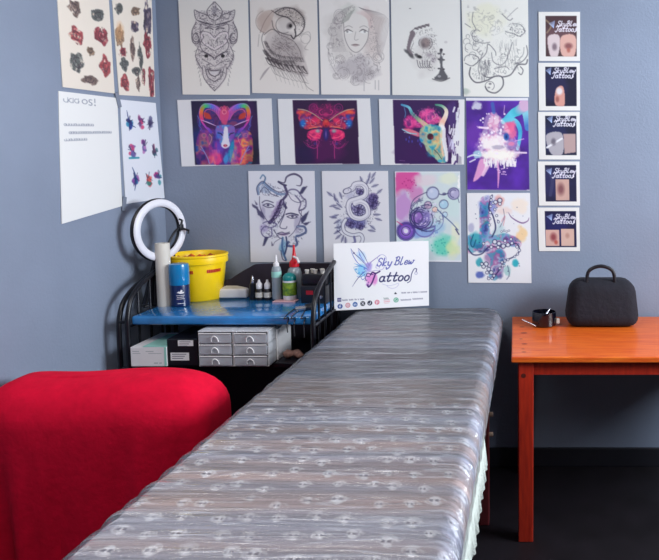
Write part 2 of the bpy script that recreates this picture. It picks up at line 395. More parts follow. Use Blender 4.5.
def art_owl():
    A = Art(126, 180, (8, -10, 396, 550), (.885, .86, .845)); I = (60, 52, 58)
    A.wash(90, 130, 60, 80, (170, 145, 135), .45, 5, 60); A.wash(230, 90, 110, 70, (150, 135, 130), .45, 6, 50, 10)
    A.wash(210, 290, 130, 110, (150, 140, 142), .45, 8, 60, 40)
    A.poly([(60, 180), (40, 120), (80, 70), (140, 60), (130, 120), (90, 185)], (180, 158, 150), .5, True)
    A.etch([(125, 60), (200, 42), (270, 52), (318, 110), (318, 170), (290, 215), (262, 190), (230, 110), (160, 90)], I, .8, 6, 5, .45)
    A.etch([(140, 200), (200, 195), (270, 250), (300, 320), (250, 345), (180, 330), (120, 300)], I, .7, 5, 6, .4)
    A.poly([(100, 200), (150, 180), (220, 210), (290, 280), (320, 340), (340, 440), (260, 430), (170, 400), (110, 340), (85, 260)], (160, 148, 150), .35, True)
    A.ring(100, 125, 65, 4, (110, 90, 88), .4, 100, 250)
    A.line([(60, 190), (90, 120), (130, 70), (160, 50)], 4, (120, 100, 100), .6)
    A.line([(125, 60), (170, 88), (225, 105), (265, 150), (262, 190)], 9, I, .8, taper=True)
    A.line([(150, 70), (200, 45), (260, 55), (310, 100), (318, 150), (300, 190), (265, 215)], 7, I, .75)
    for k in range(26):
        a = -2.6+k*.12; x = 230+75*math.cos(a); y = 120+70*math.sin(a)
        A.line([(x, y), (x+14*math.cos(a)+6, y+14*math.sin(a)+8)], 4, I, .45, smooth=False)
    A.blob(205, 140, 52, 45, (205, 198, 196), .9, .5); A.ring(200, 145, 48, 4, I, .55, 60, 330)
    A.blob(232, 150, 22, 26, (88, 78, 84), .85, .7, 40); A.blob(238, 150, 10, 12, (20, 18, 22), .95)
    A.line([(262, 170), (268, 200), (256, 225), (240, 205)], 8, I, .9)
    A.line([(130, 120), (140, 165), (180, 190), (235, 205)], 5, I, .6)
    A.line([(80, 190), (70, 230), (90, 300), (110, 350)], 5, I, .5); A.line([(55, 200), (48, 270)], 4, I, .3)
    A.line([(85, 200), (130, 170), (170, 195)], 6, I, .5)
    A.line([(170, 200), (250, 235), (290, 290), (300, 330)], 4, I, .5)
    r = random.Random(3)
    for k in range(90):
        t = r.random(); x = 140+130*t+r.uniform(-10, 10); y = 210+90*t*t+r.uniform(0, 70)
        A.line([(x, y), (x+7, y+6)], 3, I, .35, smooth=False)
    def feathers(P, n, L, w, al, ang):
        Q = smo([(x, y, 0) for x, y in P], 12)
        for k in range(n):
            p = Q[int(k*(len(Q)-1)/(n-1))]; dx, dy = L*math.cos(ang), L*math.sin(ang)
            A.poly([(p.x-w, p.y), (p.x+w, p.y-w*.3), (p.x+dx+w*.3, p.y+dy), (p.x+dx*.8-w*.5, p.y+dy*.7)], I, al)
            A.line([(p.x-w, p.y), (p.x+dx*.6-w, p.y+dy*.8), (p.x+dx, p.y+dy)], 3, (40, 34, 40), al)
    feathers([(90, 240), (120, 290), (170, 320), (240, 330), (300, 335)], 14, 30, 8, .5, 1.0)
    feathers([(85, 290), (125, 330), (180, 350), (250, 355)], 12, 34, 9, .6, 1.0)
    feathers([(100, 335), (135, 350), (170, 365), (215, 375), (265, 380), (305, 385)], 8, 54, 9, .85, .95); feathers([(120, 370), (180, 395), (250, 410), (300, 420)], 9, 80, 6, .32, 1.0)
    for k in range(8): A.line([(140+k*24, 410+k*6), (160+k*25, 470+k*8)], 2, I, .3)
    A.line([(115, 390), (85, 425), (60, 465)], 13, (150, 140, 145), .7, taper=True)
    A.line([(300, 200), (345, 185), (352, 230), (320, 280), (340, 290)], 3, I, .35); A.line([(290, 420), (330, 500), (370, 530)], 3, I, .5)
    A.ring(325, 225, 28, 3, I, .3)
    return A
def art_woman():
    A = Art(126, 180, (16, -10, 416, 552), (.90, .885, .88)); I = (120, 112, 118)
    A.wash(150, 190, 110, 190, (205, 200, 198), .6, 11, 70); A.wash(310, 190, 80, 170, (196, 182, 180), .6, 12, 70)
    A.wash(240, 400, 140, 80, (178, 172, 178), .75, 13, 60); A.wash(270, 110, 60, 70, (205, 180, 180), .5, 14, 50)
    A.wash(170, 60, 60, 40, (190, 200, 190), .3, 15, 50)
    A.poly([(150, 130), (175, 90), (230, 80), (285, 110), (297, 170), (290, 230), (255, 285), (222, 303), (190, 285), (160, 240)], (222, 218, 216), 1, True)
    A.line([(150, 130), (158, 220), (185, 280), (222, 305), (258, 283), (290, 230), (298, 165)], 4, I, .8)
    A.etch([(150, 60), (80, 120), (60, 260), (80, 420), (180, 480), (300, 470), (370, 380), (350, 200), (310, 80), (300, 200), (260, 300), (200, 310), (150, 250), (145, 130), (230, 40)], I, .6, 9, 23, .45)
    for k in range(22):
        x = 160+k*9; A.line([(215+k*2, 30+k), (x+60, 110), (310+k*3, 200+k*6), (300+k*4, 280+k*3)] if k > 10 else [(205-k*5, 30+k*2), (150-k*6, 110), (140-k*6, 200), (165-k*8, 300)], 2.4, I, .38)
    for x in (180, 268):
        A.blob(x, 186, 24, 10, (235, 235, 235), .9); A.line([(x-26, 184), (x-5, 172), (x+24, 184)], 7, (84, 78, 84), .85, taper=True)
        A.blob(x-8 if x < 200 else x+6, 184, 8, 8, (120, 118, 122), .7)
        A.line([(x-24, 160), (x, 150), (x+22, 160)], 3.5, I, .6)
    A.line([(222, 185), (214, 225), (222, 234), (236, 228)], 3, I, .6)
    A.blob(219, 262, 22, 9, (168, 150, 152), .9); A.line([(196, 262), (219, 259), (242, 262)], 3.5, (105, 92, 96), .9)
    for k, (x, y) in enumerate(((110, 120), (90, 180), (130, 90), (75, 270), (130, 350), (150, 430), (240, 420), (320, 400), (350, 330), (110, 440), (220, 470), (300, 450))):
        r = 22+7*(k % 3)
        for j in range(3): A.ring(x, y, r*(1-.28*j), 3, I, .55, 40*k+70*j, 40*k+70*j+210)
    A.line([(80, 200), (60, 320), (90, 400), (130, 460)], 4, I, .4)
    for x, l in ((270, 60), (335, 50), (355, 55)): A.line([(x, 470), (x, 470+l)], 6, (180, 176, 180), .8, smooth=False)
    for k in range(9): A.line([(150+k*8, 100-k*6), (138+k*5, 140-k*3)], 4, (130, 135, 130), .5, smooth=False)
    return A
def art_skull():
    A = Art(126, 180, (16, -10, 416, 560), (.885, .885, .88)); I = (56, 52, 62)
    A.wash(225, 330, 90, 120, (200, 196, 196), .45, 21, 60)
    A.etch([(150, 200), (240, 150), (280, 220), (290, 340), (230, 390), (160, 350), (130, 290)], I, .35, 9, 24, .5)
    A.poly([(130, 190), (150, 180), (160, 200), (140, 240), (130, 285), (150, 320), (135, 330), (110, 290)], (110, 98, 108), .9, True)
    for k in range(12): A.blob(160+k*7, 165-k*2.2+(k % 3)*4, 8, 7, (96, 88, 96), .75)
    A.line([(130, 188), (170, 160), (240, 140)], 6, (100, 92, 100), .7)
    A.blob(218, 250, 42, 42, (120, 106, 110), .85, .5); A.blob(226, 245, 24, 26, (160, 140, 138), .6, .8); A.ring(220, 250, 40, 4, I, .7, 160, 420)
    A.line([(180, 225), (215, 212), (255, 218)], 10, (214, 212, 214), .9); A.blob(208, 262, 14, 18, (80, 70, 78), .5, .8)
    A.line([(150, 250), (135, 290), (150, 305)], 4, I, .5)
    for x, y, a, b, r in ((110, 300, 26, 12, 40), (135, 325, 30, 13, 40), (180, 330, 28, 14, 20), (165, 318, 14, 10, 0)): A.blob(x, y, a, b, (78, 78, 84), .85, .6, r)
    A.blob(185, 330, 18, 10, (32, 32, 38), .85, .5, 20)
    for k in range(6): A.line([(170+k*15, 350+(k % 2)*8), (178+k*13, 385), (190+k*13, 396)], 5, I, .6)
    A.blob(240, 320, 28, 18, (150, 140, 150), .7, .7); A.blob(265, 345, 22, 30, (170, 160, 172), .6, .8)
    A.ring(300, 315, 25, 3, I, .4, 0, 200)
    P = [(310, 285), (318, 300), (312, 320), (322, 345), (318, 375), (330, 415), (350, 450), (330, 470), (290, 468), (270, 455), (298, 425), (306, 380), (300, 350), (306, 320), (302, 300)]
    A.poly(P, (84, 84, 92), .95, True); A.blob(311, 290, 11, 10, I, .9)
    for y in (312, 345, 400): A.blob(298, y, 10, 6, I, .8); A.blob(326, y+3, 8, 6, I, .8)
    A.blob(300, 445, 12, 8, (170, 170, 175), .8); A.line([(260, 460), (310, 474), (360, 455)], 6, I, .7)
    A.blob(130, 50, 8, 4, I, .5); A.blob(338, 245, 12, 9, (190, 186, 190), .6); A.blob(300, 470, 70, 10, (170, 170, 170), .35, .8)
    A.line([(250, 200), (285, 206)], 5, (150, 145, 150), .5, smooth=False)
    r = random.Random(2)
    for k in range(36): A.blob(235+r.uniform(-18, 40), 300+r.uniform(-130, 110), 4, 4, I, .35)
    return A
def art_tangle():
    A = Art(126, 182, (16, -12, 392, 552), (.90, .90, .885)); I = (88, 88, 98)
    A.wash(150, 110, 110, 100, (226, 226, 200), .55, 31, 70)
    A.etch([(70, 200), (160, 240), (260, 200), (330, 260), (360, 360), (250, 430), (150, 450), (80, 440), (40, 330)], I, .55, 9, 35, .5)
    A.etch([(40, 30), (150, 60), (260, 50), (300, 130), (200, 200), (80, 180)], I, .3, 12, 36, .5)
    A.line([(30, 360), (70, 375), (110, 345), (150, 300), (160, 250), (200, 290), (205, 315)], 5, I, .7)
    A.line([(60, 385), (55, 430), (90, 470), (150, 460), (200, 435), (240, 440), (245, 490), (205, 530), (160, 520), (145, 495)], 8, I, .85)
    A.line([(75, 375), (110, 340), (75, 310), (35, 320), (25, 345)], 5, I, .6)
    A.line([(240, 440), (290, 425), (330, 370), (375, 365), (385, 340)], 8, I, .8); A.line([(345, 380), (360, 400), (350, 425), (335, 415)], 6, I, .8)
    A.line([(380, 260), (385, 310), (355, 350), (310, 365)], 6, I, .7); A.line([(365, 270), (360, 310), (330, 345)], 4, I, .6)
    A.line([(75, 70), (70, 120), (90, 165), (70, 190), (80, 230), (130, 245), (170, 240)], 5, I, .6)
    A.line([(60, 155), (30, 135)], 5, I, .6, smooth=False)
    A.line([(180, 300), (190, 350), (230, 370), (260, 350), (280, 300), (300, 240)], 5, I, .6)
    A.line([(130, 300), (105, 380), (110, 420)], 5, I, .6); A.line([(200, 390), (260, 380), (280, 395)], 5, I, .6)
    A.etch([(255, 180), (290, 130), (350, 130), (378, 180), (340, 215), (280, 210)], I, .85, 7, 38, .35); A.line([(260, 180), (300, 190), (340, 205), (370, 178), (345, 140), (300, 135)], 5, I, .6)
    A.line([(240, 80), (280, 115), (300, 105)], 6, I, .55); A.line([(270, 100), (310, 60), (330, 45)], 4, I, .5)
    A.ring(170, 490, 26, 4, I, .7, 120, 420); A.blob(172, 478, 10, 8, I, .6); A.blob(165, 500, 10, 6, I, .5)
    r = random.Random(9)
    for k in range(60):
        x, y = r.uniform(110, 170), r.uniform(340, 440); A.line([(x, y), (x+r.uniform(-8, 8), y+26)], 3, I, .38, smooth=False)
    for k in range(40):
        x, y = r.uniform(220, 330), r.uniform(220, 370); A.line([(x, y), (x+r.uniform(-4, 10), y+34)], 3, I, .3, smooth=False)
    for k in range(16):
        x, y = r.uniform(30, 130), r.uniform(180, 340); A.ring(x, y, r.uniform(9, 20), 4, I, .5, r.uniform(0, 180), r.uniform(200, 400))
    for k in range(8): A.line([(120+k*5, 420-k), (150, 440), (195, 438)], 3, I, .4)
    A.wash(30, 520, 30, 25, (140, 160, 150), .5, 33, 30)
    return A
# --- row two, colour prints
def grad_horn(A, P, w0, w1, cols, alpha=1):
    Q = smo([(x, y, 0) for x, y in P], 8); n = len(Q)
    for i in range(n-1):
        t = i/(n-1); c0 = t*(len(cols)-1); k = min(int(c0), len(cols)-2); fr = c0-k
        c = tuple(cols[k][j]*(1-fr)+cols[k+1][j]*fr for j in range(3))
        A.line([(Q[i].x, Q[i].y), (Q[i+1].x, Q[i+1].y)], w0*(1-t)+w1*t, c, alpha, smooth=False)
def art_ram():
    A = Art(190, 134, (-105, 28, 625, 545), (.88, .88, .90))
    x0, x1 = 12, 525
    A.window([(10, 45), (512, 45), (538, 535), (40, 535)]); A.poly([(0, 30), (550, 30), (550, 545), (0, 545)], (30, 22, 62))
    A.wash(90, 360, 90, 160, (18, 40, 110), .8, 41, 120); A.wash(450, 200, 90, 160, (60, 20, 80), .7, 42, 100); A.wash(270, 90, 160, 60, (70, 24, 74), .6, 43, 80)
    A.wash(480, 470, 50, 70, (16, 14, 36), .8, 44, 60); A.wash(110, 500, 70, 50, (30, 20, 70), .7, 44, 60)
    A.poly([(130, 290), (210, 270), (275, 330), (350, 270), (400, 320), (450, 400), (410, 480), (350, 535), (160, 535), (150, 430)], (88, 40, 140), .95, True)
    A.wash(205, 480, 60, 80, (235, 40, 120), .85, 45, 50); A.wash(390, 460, 50, 80, (240, 50, 80), .9, 46, 50); A.wash(420, 360, 40, 70, (236, 150, 80), .85, 47, 40)
    A.wash(330, 430, 40, 90, (20, 150, 190), .85, 48, 40); A.wash(160, 330, 30, 50, (235, 130, 110), .85, 49, 40); A.wash(410, 300, 50, 30, (30, 170, 180), .8, 50, 40)
    A.wash(215, 400, 45, 60, (110, 70, 200), .7, 51, 40); A.wash(280, 490, 25, 50, (60, 160, 220), .8, 52, 30); A.wash(370, 350, 25, 50, (240, 70, 70), .7, 53, 30)
    A.mottle([(60, 300), (130, 270), (200, 330), (200, 540), (60, 540)], [(20, 30, 90), (60, 40, 140), (190, 50, 140), (240, 130, 120), (30, 90, 190)], 70, 401, .6)
    A.mottle([(340, 260), (440, 270), (480, 330), (470, 540), (320, 540), (340, 400)], [(20, 130, 170), (240, 70, 90), (240, 170, 90), (200, 40, 140), (60, 40, 140), (30, 170, 190)], 60, 402, .65)
    A.mottle([(60, 150), (160, 70), (270, 100), (380, 70), (470, 150), (440, 290), (270, 240), (100, 290)], [(70, 30, 110), (150, 50, 150), (60, 60, 180), (220, 90, 150)], 50, 403, .5)
    def horn(m):
        P = m([(255, 175), (215, 115), (160, 85), (110, 85), (88, 130), (95, 190), (125, 240), (165, 285)])
        grad_horn(A, P, 44, 16, [(150, 60, 170), (200, 80, 170), (90, 110, 220), (60, 200, 110), (230, 120, 50), (220, 50, 130), (180, 70, 190), (80, 60, 180)])
        A.line(m([(235, 190), (200, 135), (150, 110), (118, 125), (112, 170)]), 5, (240, 120, 180), .8); A.line(m([(250, 140), (190, 80), (130, 68), (85, 90), (72, 140)]), 4, (190, 110, 230), .8)
        A.poly(m([(110, 135), (150, 145), (165, 185), (120, 175)]), (205, 60, 40), .85, True)
        A.poly(m([(95, 195), (205, 235), (195, 262), (130, 245)]), (64, 20, 84), 1); A.line(m([(85, 190), (145, 212), (205, 238)]), 7, (225, 190, 235), .95, taper=True)
        A.line(m([(60, 160), (75, 190), (80, 230)]), 4, (110, 180, 235), .7); A.line(m([(70, 230), (90, 260), (78, 270)]), 4, (90, 110, 210), .7)
        A.line(m([(85, 390), (115, 440), (140, 490), (150, 525)]), 6, (130, 160, 220), .8); A.line(m([(80, 415), (108, 432)]), 5, (130, 160, 220), .7, smooth=False)
        A.ring(*m([(110, 310)])[0], 17, 6, (190, 100, 150), .8); A.line(m([(150, 380), (170, 330), (150, 300)]), 5, (240, 190, 180), .6)
        for k in range(6): A.line(m([(150+k*16, 92+k*6), (160+k*14, 118+k*7)]), 3, (70, 40, 130), .6, smooth=False)
        for k in range(7): A.line(m([(170+k*10, 420), (180+k*8, 470), (175+k*12, 520)]), 3, (250, 160, 200), .45)
    horn(lambda p: p); horn(lambda p: [(540-x, y) for x, y in p])
    A.poly([(265, 80), (300, 130), (290, 200), (275, 230), (240, 200), (232, 130)], (215, 70, 120), .85, True)
    A.ring(265, 130, 16, 5, (240, 160, 170), .8); A.line([(225, 115), (245, 90), (265, 120), (285, 88), (305, 115)], 5, (235, 110, 130), .8)
    A.poly([(215, 235), (330, 235), (345, 290), (320, 345), (300, 395), (245, 395), (225, 340), (200, 290)], (96, 80, 170), 1, True)
    A.mottle([(215, 235), (330, 235), (345, 290), (320, 345), (300, 395), (245, 395), (225, 340), (200, 290)], [(60, 60, 150), (110, 110, 200), (150, 90, 170), (70, 140, 210), (190, 170, 220)], 40, 404, .8)
    A.poly([(265, 250), (290, 250), (298, 330), (308, 385), (272, 410), (242, 385), (256, 330)], (228, 225, 240), .95, True)
    A.wash(222, 310, 24, 36, (60, 100, 200), .7, 54, 30); A.wash(325, 310, 24, 36, (130, 60, 170), .7, 55, 30)
    A.line([(218, 290), (240, 296), (250, 308)], 8, (30, 20, 60), .9); A.line([(338, 290), (314, 296), (304, 308)], 8, (30, 20, 60), .9)
    A.blob(273, 388, 20, 14, (205, 90, 120), .9); A.blob(264, 386, 5, 4, (70, 10, 40), .9); A.blob(284, 386, 5, 4, (70, 10, 40), .9)
    return A
def art_moth():
    A = Art(186, 134, (-90, 30, 620, 542), (.885, .885, .90))
    A.window([(22, 40), (515, 40), (534, 528), (44, 528)]); A.poly([(0, 30), (550, 30), (550, 545), (0, 545)], (46, 14, 62))
    A.wash(280, 380, 160, 160, (86, 10, 84), .7, 61, 100); A.wash(120, 450, 100, 80, (30, 18, 70), .7, 62, 100); A.wash(270, 130, 160, 70, (130, 14, 90), .7, 63, 70)
    def w(m):
        A.poly(m([(255, 205), (190, 150), (120, 115), (60, 108), (55, 150), (75, 200), (105, 250), (140, 262), (180, 250), (245, 250)]), (150, 30, 90), .95, True)
        A.mottle(m([(255, 205), (190, 150), (120, 115), (60, 108), (55, 150), (75, 200), (105, 250), (140, 262), (180, 250), (245, 250)]), [(40, 14, 80), (150, 30, 90), (230, 70, 80), (90, 30, 110), (30, 80, 170)], 50, 411, .8)
        A.blob(*m([(95, 130)])[0], 44, 24, (236, 92, 60), .95, .8); A.blob(*m([(100, 215)])[0], 34, 46, (24, 110, 200), .95, .7, 0)
        A.blob(*m([(140, 175)])[0], 46, 12, (120, 60, 150), .9, .8); A.blob(*m([(190, 195)])[0], 34, 26, (232, 30, 96), .85, .8)
        A.line(m([(250, 195), (190, 150), (120, 116), (62, 108)]), 6, (190, 190, 150), .8); A.line(m([(240, 240), (180, 250), (150, 255)]), 6, (235, 150, 110), .8)
        A.line(m([(150, 170), (170, 235), (200, 215), (150, 180)]), 4, (240, 130, 150), .8); A.line(m([(235, 215), (205, 232), (165, 225)]), 4, (70, 20, 70), .8)
        A.poly(m([(245, 265), (180, 265), (140, 285), (135, 320), (170, 345), (225, 340), (240, 300)]), (226, 24, 104), .95, True)
        A.mottle(m([(245, 265), (180, 265), (140, 285), (135, 320), (170, 345), (225, 340), (240, 300)]), [(80, 14, 80), (226, 24, 104), (250, 90, 130), (120, 20, 90)], 40, 412, .6); A.etch(m([(120, 345), (240, 330), (235, 400), (150, 420)]), (200, 60, 140), .6, 10, 413, .4)
        A.blob(*m([(215, 275)])[0], 26, 20, (150, 180, 175), .85, .7); A.line(m([(225, 330), (180, 322), (150, 300)]), 9, (250, 90, 130), .8)
        A.line(m([(130, 370), (160, 400), (200, 405), (225, 360), (200, 345), (165, 355)]), 5, (180, 40, 120), .85); A.line(m([(105, 355), (140, 395), (185, 410)]), 4, (150, 30, 110), .7)
        A.line(m([(205, 350), (212, 420), (210, 485)]), 6, (190, 60, 130), .8); A.blob(*m([(195, 372)])[0], 14, 12, (60, 50, 130), .7)
        A.ring(*m([(180, 100)])[0], 32, 7, (150, 24, 110), .7); A.ring(*m([(180, 100)])[0], 15, 6, (120, 16, 100), .7)
        A.line(m([(270, 150), (240, 150), (225, 125), (245, 110)]), 5, (225, 60, 130), .8); A.line(m([(255, 180), (225, 165), (200, 140)]), 4, (220, 80, 150), .7)
        for k in range(6): A.blob(*m([(95+k*8, 235-k*9+(k % 2)*10)])[0], 4, 4, (120, 190, 240), .8)
    mirror(A, 277, w)
    A.etch([(180, 80), (370, 80), (400, 170), (277, 220), (150, 170)], (210, 40, 120), .6, 12, 414, .4)
    A.blob(277, 215, 34, 38, (226, 50, 60), .95, .5); A.blob(277, 200, 20, 16, (240, 130, 90), .6, .8); A.blob(277, 300, 26, 60, (36, 30, 110), .95, .4); A.blob(277, 300, 8, 40, (150, 110, 190), .7, .8)
    A.blob(277, 150, 26, 22, (190, 40, 110), .8, .6); A.blob(277, 235, 6, 10, (60, 10, 30), .8)
    for k in range(8): A.line([(262, 180+k*9), (277, 186+k*9), (292, 180+k*9)], 3, (130, 20, 50), .6)
    return A
def art_deer():
    A = Art(176, 134, (-60, 28, 585, 542), (.885, .885, .90))
    A.poly([(22, 38), (525, 38), (532, 140), (500, 250), (480, 400), (470, 528), (40, 528)], (52, 20, 82))
    A.wash(250, 450, 200, 80, (60, 16, 84), .6, 71, 100)
    A.wash(480, 150, 50, 120, (80, 60, 130), .6, 72, 50)
    A.wash(160, 210, 60, 55, (205, 36, 130), .85, 73, 40); A.wash(295, 160, 50, 70, (222, 50, 140), .85, 74, 40); A.wash(375, 190, 40, 30, (236, 130, 160), .85, 75, 40)
    A.mottle([(105, 180), (200, 190), (240, 120), (330, 110), (380, 190), (300, 240), (150, 245)], [(70, 20, 90), (200, 40, 130), (240, 90, 160), (90, 30, 110)], 40, 423, .75)
    for k in range(9): A.line([(260+k*9, 200), (250+k*10, 130+(k*7) % 30), (240+k*12, 100)], 3, (230, 120, 190), .6)
    grad_horn(A, [(90, 75), (145, 95), (170, 140), (210, 180), (255, 215), (290, 245)], 14, 36, [(60, 130, 180), (120, 190, 210), (60, 120, 120), (190, 190, 140), (220, 200, 150)])
    A.line([(110, 95), (120, 140), (115, 170)], 6, (90, 160, 200), .7)
    grad_horn(A, [(350, 75), (400, 85), (432, 120), (425, 165), (400, 215), (395, 250)], 12, 46, [(60, 130, 110), (110, 170, 150), (222, 210, 190), (235, 220, 210), (240, 190, 170), (236, 226, 220)])
    A.line([(355, 90), (395, 110), (405, 150)], 8, (30, 70, 80), .8); A.line([(335, 130), (350, 165), (325, 185)], 5, (220, 180, 160), .7)
    A.poly([(95, 262), (160, 262), (240, 300), (225, 320), (150, 295)], (230, 120, 140), .9, True); A.line([(95, 262), (150, 290), (205, 298)], 8, (120, 200, 220), .85); A.line([(110, 285), (160, 295)], 4, (240, 250, 240), .7, smooth=False)
    A.poly([(235, 260), (290, 225), (370, 235), (400, 270), (410, 360), (435, 450), (430, 515), (380, 515), (330, 470), (285, 430), (265, 380), (230, 340)], (80, 170, 180), 1, True)
    A.wash(330, 270, 50, 40, (225, 200, 130), .85, 76, 40); A.wash(355, 370, 30, 80, (235, 190, 120), .7, 77, 40); A.wash(255, 330, 35, 50, (30, 110, 190), .8, 78, 30); A.wash(320, 440, 40, 40, (30, 130, 150), .8, 79, 30)
    A.poly([(385, 240), (425, 250), (430, 340), (445, 440), (440, 515), (405, 470), (390, 380)], (238, 236, 240), .92, True)
    A.mottle([(235, 260), (290, 225), (370, 235), (400, 270), (400, 360), (420, 450), (420, 515), (380, 515), (330, 470), (285, 430), (265, 380), (230, 340)], [(20, 90, 160), (60, 170, 190), (220, 210, 150), (235, 160, 110), (50, 150, 170), (20, 60, 120)], 50, 421, .6)
    A.etch([(110, 180), (230, 110), (330, 90), (400, 180), (300, 230), (180, 240)], (235, 120, 190), .6, 12, 422, .45)
    A.blob(310, 318, 29, 29, (60, 12, 40), .97, .35, 0); A.blob(325, 328, 14, 14, (160, 20, 60), .7, .8); A.ring(308, 318, 31, 5, (130, 200, 200), .6, 100, 330)
    A.blob(385, 505, 26, 14, (60, 170, 200), .9, .5); A.line([(340, 420), (370, 450), (395, 490)], 7, (20, 70, 80), .7)
    for k, (x, y) in enumerate(((125, 340), (145, 355), (170, 355), (230, 375), (215, 350), (240, 390), (150, 325))): A.blob(x, y, 7, 14, (70, 70, 170), .8, .5)
    r = random.Random(5)
    for k in range(46):
        x = r.uniform(450, 530); y = r.uniform(90, 510); 
        if x < 455+30*math.sin(y/60): continue
        A.line([(x, y), (x+r.uniform(-14, 4), y+r.uniform(20, 60))], r.uniform(5, 14), (225, 225, 235) if k % 4 else (70, 40, 110), .9, taper=True)
    for k in range(5): A.line([(440+k*9, 300+k*10), (455+k*8, 380), (445+k*12, 440)], 7, (205, 200, 235), .7, taper=True)
    A.line([(75, 502), (115, 505)], 4, (150, 110, 160), .7, smooth=False); A.rect(535, 30, 590, 545, (226, 226, 230))
    for k in range(5): A.line([(512+k*8, 455+k*5), (514+k*8, 528)], 4, (60, 50, 80), .6, smooth=False)
    return A
def art_splash():
    A = Art(126, 184, (0, 22, 404, 560), (.88, .88, .91))
    A.window([(12, 32), (378, 32), (386, 548), (18, 548)]); A.rect(0, 20, 400, 560, (80, 40, 150)); A.a = np.where((A.clip > .5)[..., None], A.a*(.75+.5*A.noise(80, 81)[..., None]), A.a)
    A.wash(70, 220, 70, 90, (120, 60, 180), .6, 82, 50); A.wash(80, 60, 40, 25, (220, 225, 235), .85, 83, 20)
    grad_horn(A, [(345, 50), (365, 120), (372, 190)], 44, 30, [(225, 170, 210), (130, 200, 220), (60, 110, 190)])
    grad_horn(A, [(250, 145), (290, 105), (320, 90), (360, 60)], 40, 60, [(70, 180, 215), (90, 200, 225), (70, 180, 205), (225, 170, 205)])
    grad_horn(A, [(235, 150), (300, 150), (330, 210), (315, 310)], 34, 16, [(90, 190, 220), (110, 200, 225), (60, 160, 205), (120, 200, 225)])
    A.wash(270, 190, 42, 40, (232, 100, 150), .95, 84, 30); A.wash(180, 160, 40, 60, (240, 190, 215), .85, 85, 22)
    A.wash(185, 300, 105, 90, (240, 225, 235), .95, 86, 30); A.wash(230, 345, 100, 40, (240, 236, 225), .95, 87, 24); A.wash(150, 250, 60, 40, (240, 215, 230), .9, 88, 20)
    A.mottle([(140, 110), (210, 120), (290, 230), (330, 320), (280, 380), (120, 390), (90, 320), (110, 220)], [(250, 245, 240), (235, 200, 220), (245, 238, 242), (220, 130, 180), (250, 246, 240), (250, 246, 240)], 40, 431, .45)
    A.wash(200, 345, 120, 30, (246, 242, 236), .95, 432, 24); A.wash(170, 280, 70, 40, (246, 240, 240), .8, 433, 24); A.wash(285, 205, 26, 50, (232, 110, 155), .8, 434, 30)
    A.blob(250, 240, 19, 26, (36, 90, 170), .95, .4); A.blob(250, 240, 8, 12, (20, 40, 110), .9, .5); A.wash(205, 300, 40, 12, (150, 140, 170), .6, 89, 20)
    A.wash(280, 280, 20, 14, (230, 130, 170), .8, 90, 20)
    A.poly([(100, 370), (145, 385), (110, 460), (60, 500), (75, 440)], (226, 160, 205), .95, True); A.poly([(130, 400), (160, 400), (120, 470), (105, 465)], (236, 200, 225), .9)
    A.wash(80, 340, 30, 30, (170, 210, 225), .9, 91, 20)
    A.line([(20, 360), (60, 345), (100, 350)], 10, (225, 235, 240), .9, taper=True); A.line([(40, 385), (70, 370)], 8, (225, 225, 240), .9, smooth=False)
    r = random.Random(8)
    for k in range(60):
        x = r.uniform(120, 310); y = 375+r.uniform(-10, 14); A.line([(x, y), (x+r.uniform(-4, 4), y+r.uniform(10, 34))], r.uniform(4, 9), (238, 232, 236), .9, smooth=False)
    for k in range(40):
        A.blob(r.uniform(90, 240), r.uniform(100, 340), r.uniform(3, 9), None, (245, 235, 245), .9)
    A.line([(200, 380), (205, 450), (202, 535)], 12, (220, 150, 205), .95, taper=True)
    for k in range(10): A.line([(90+r.uniform(-10, 10), 185+r.uniform(-6, 6)), (140, 190+r.uniform(-8, 8))], 4, (240, 215, 240), .7, smooth=False)
    A.line([(300, 330), (365, 332)], 10, (235, 215, 235), .9, smooth=False); A.line([(300, 265), (350, 252)], 6, (220, 190, 230), .7, smooth=False)
    for k in range(14): A.blob(235+r.uniform(-40, 20), 440+r.uniform(-25, 20), 6, 4, (225, 190, 230), .8)
    A.line([(170, 50), (178, 100)], 20, (60, 110, 180), .7, smooth=False); A.line([(240, 60), (235, 110)], 4, (235, 200, 230), .7, smooth=False)
    return A
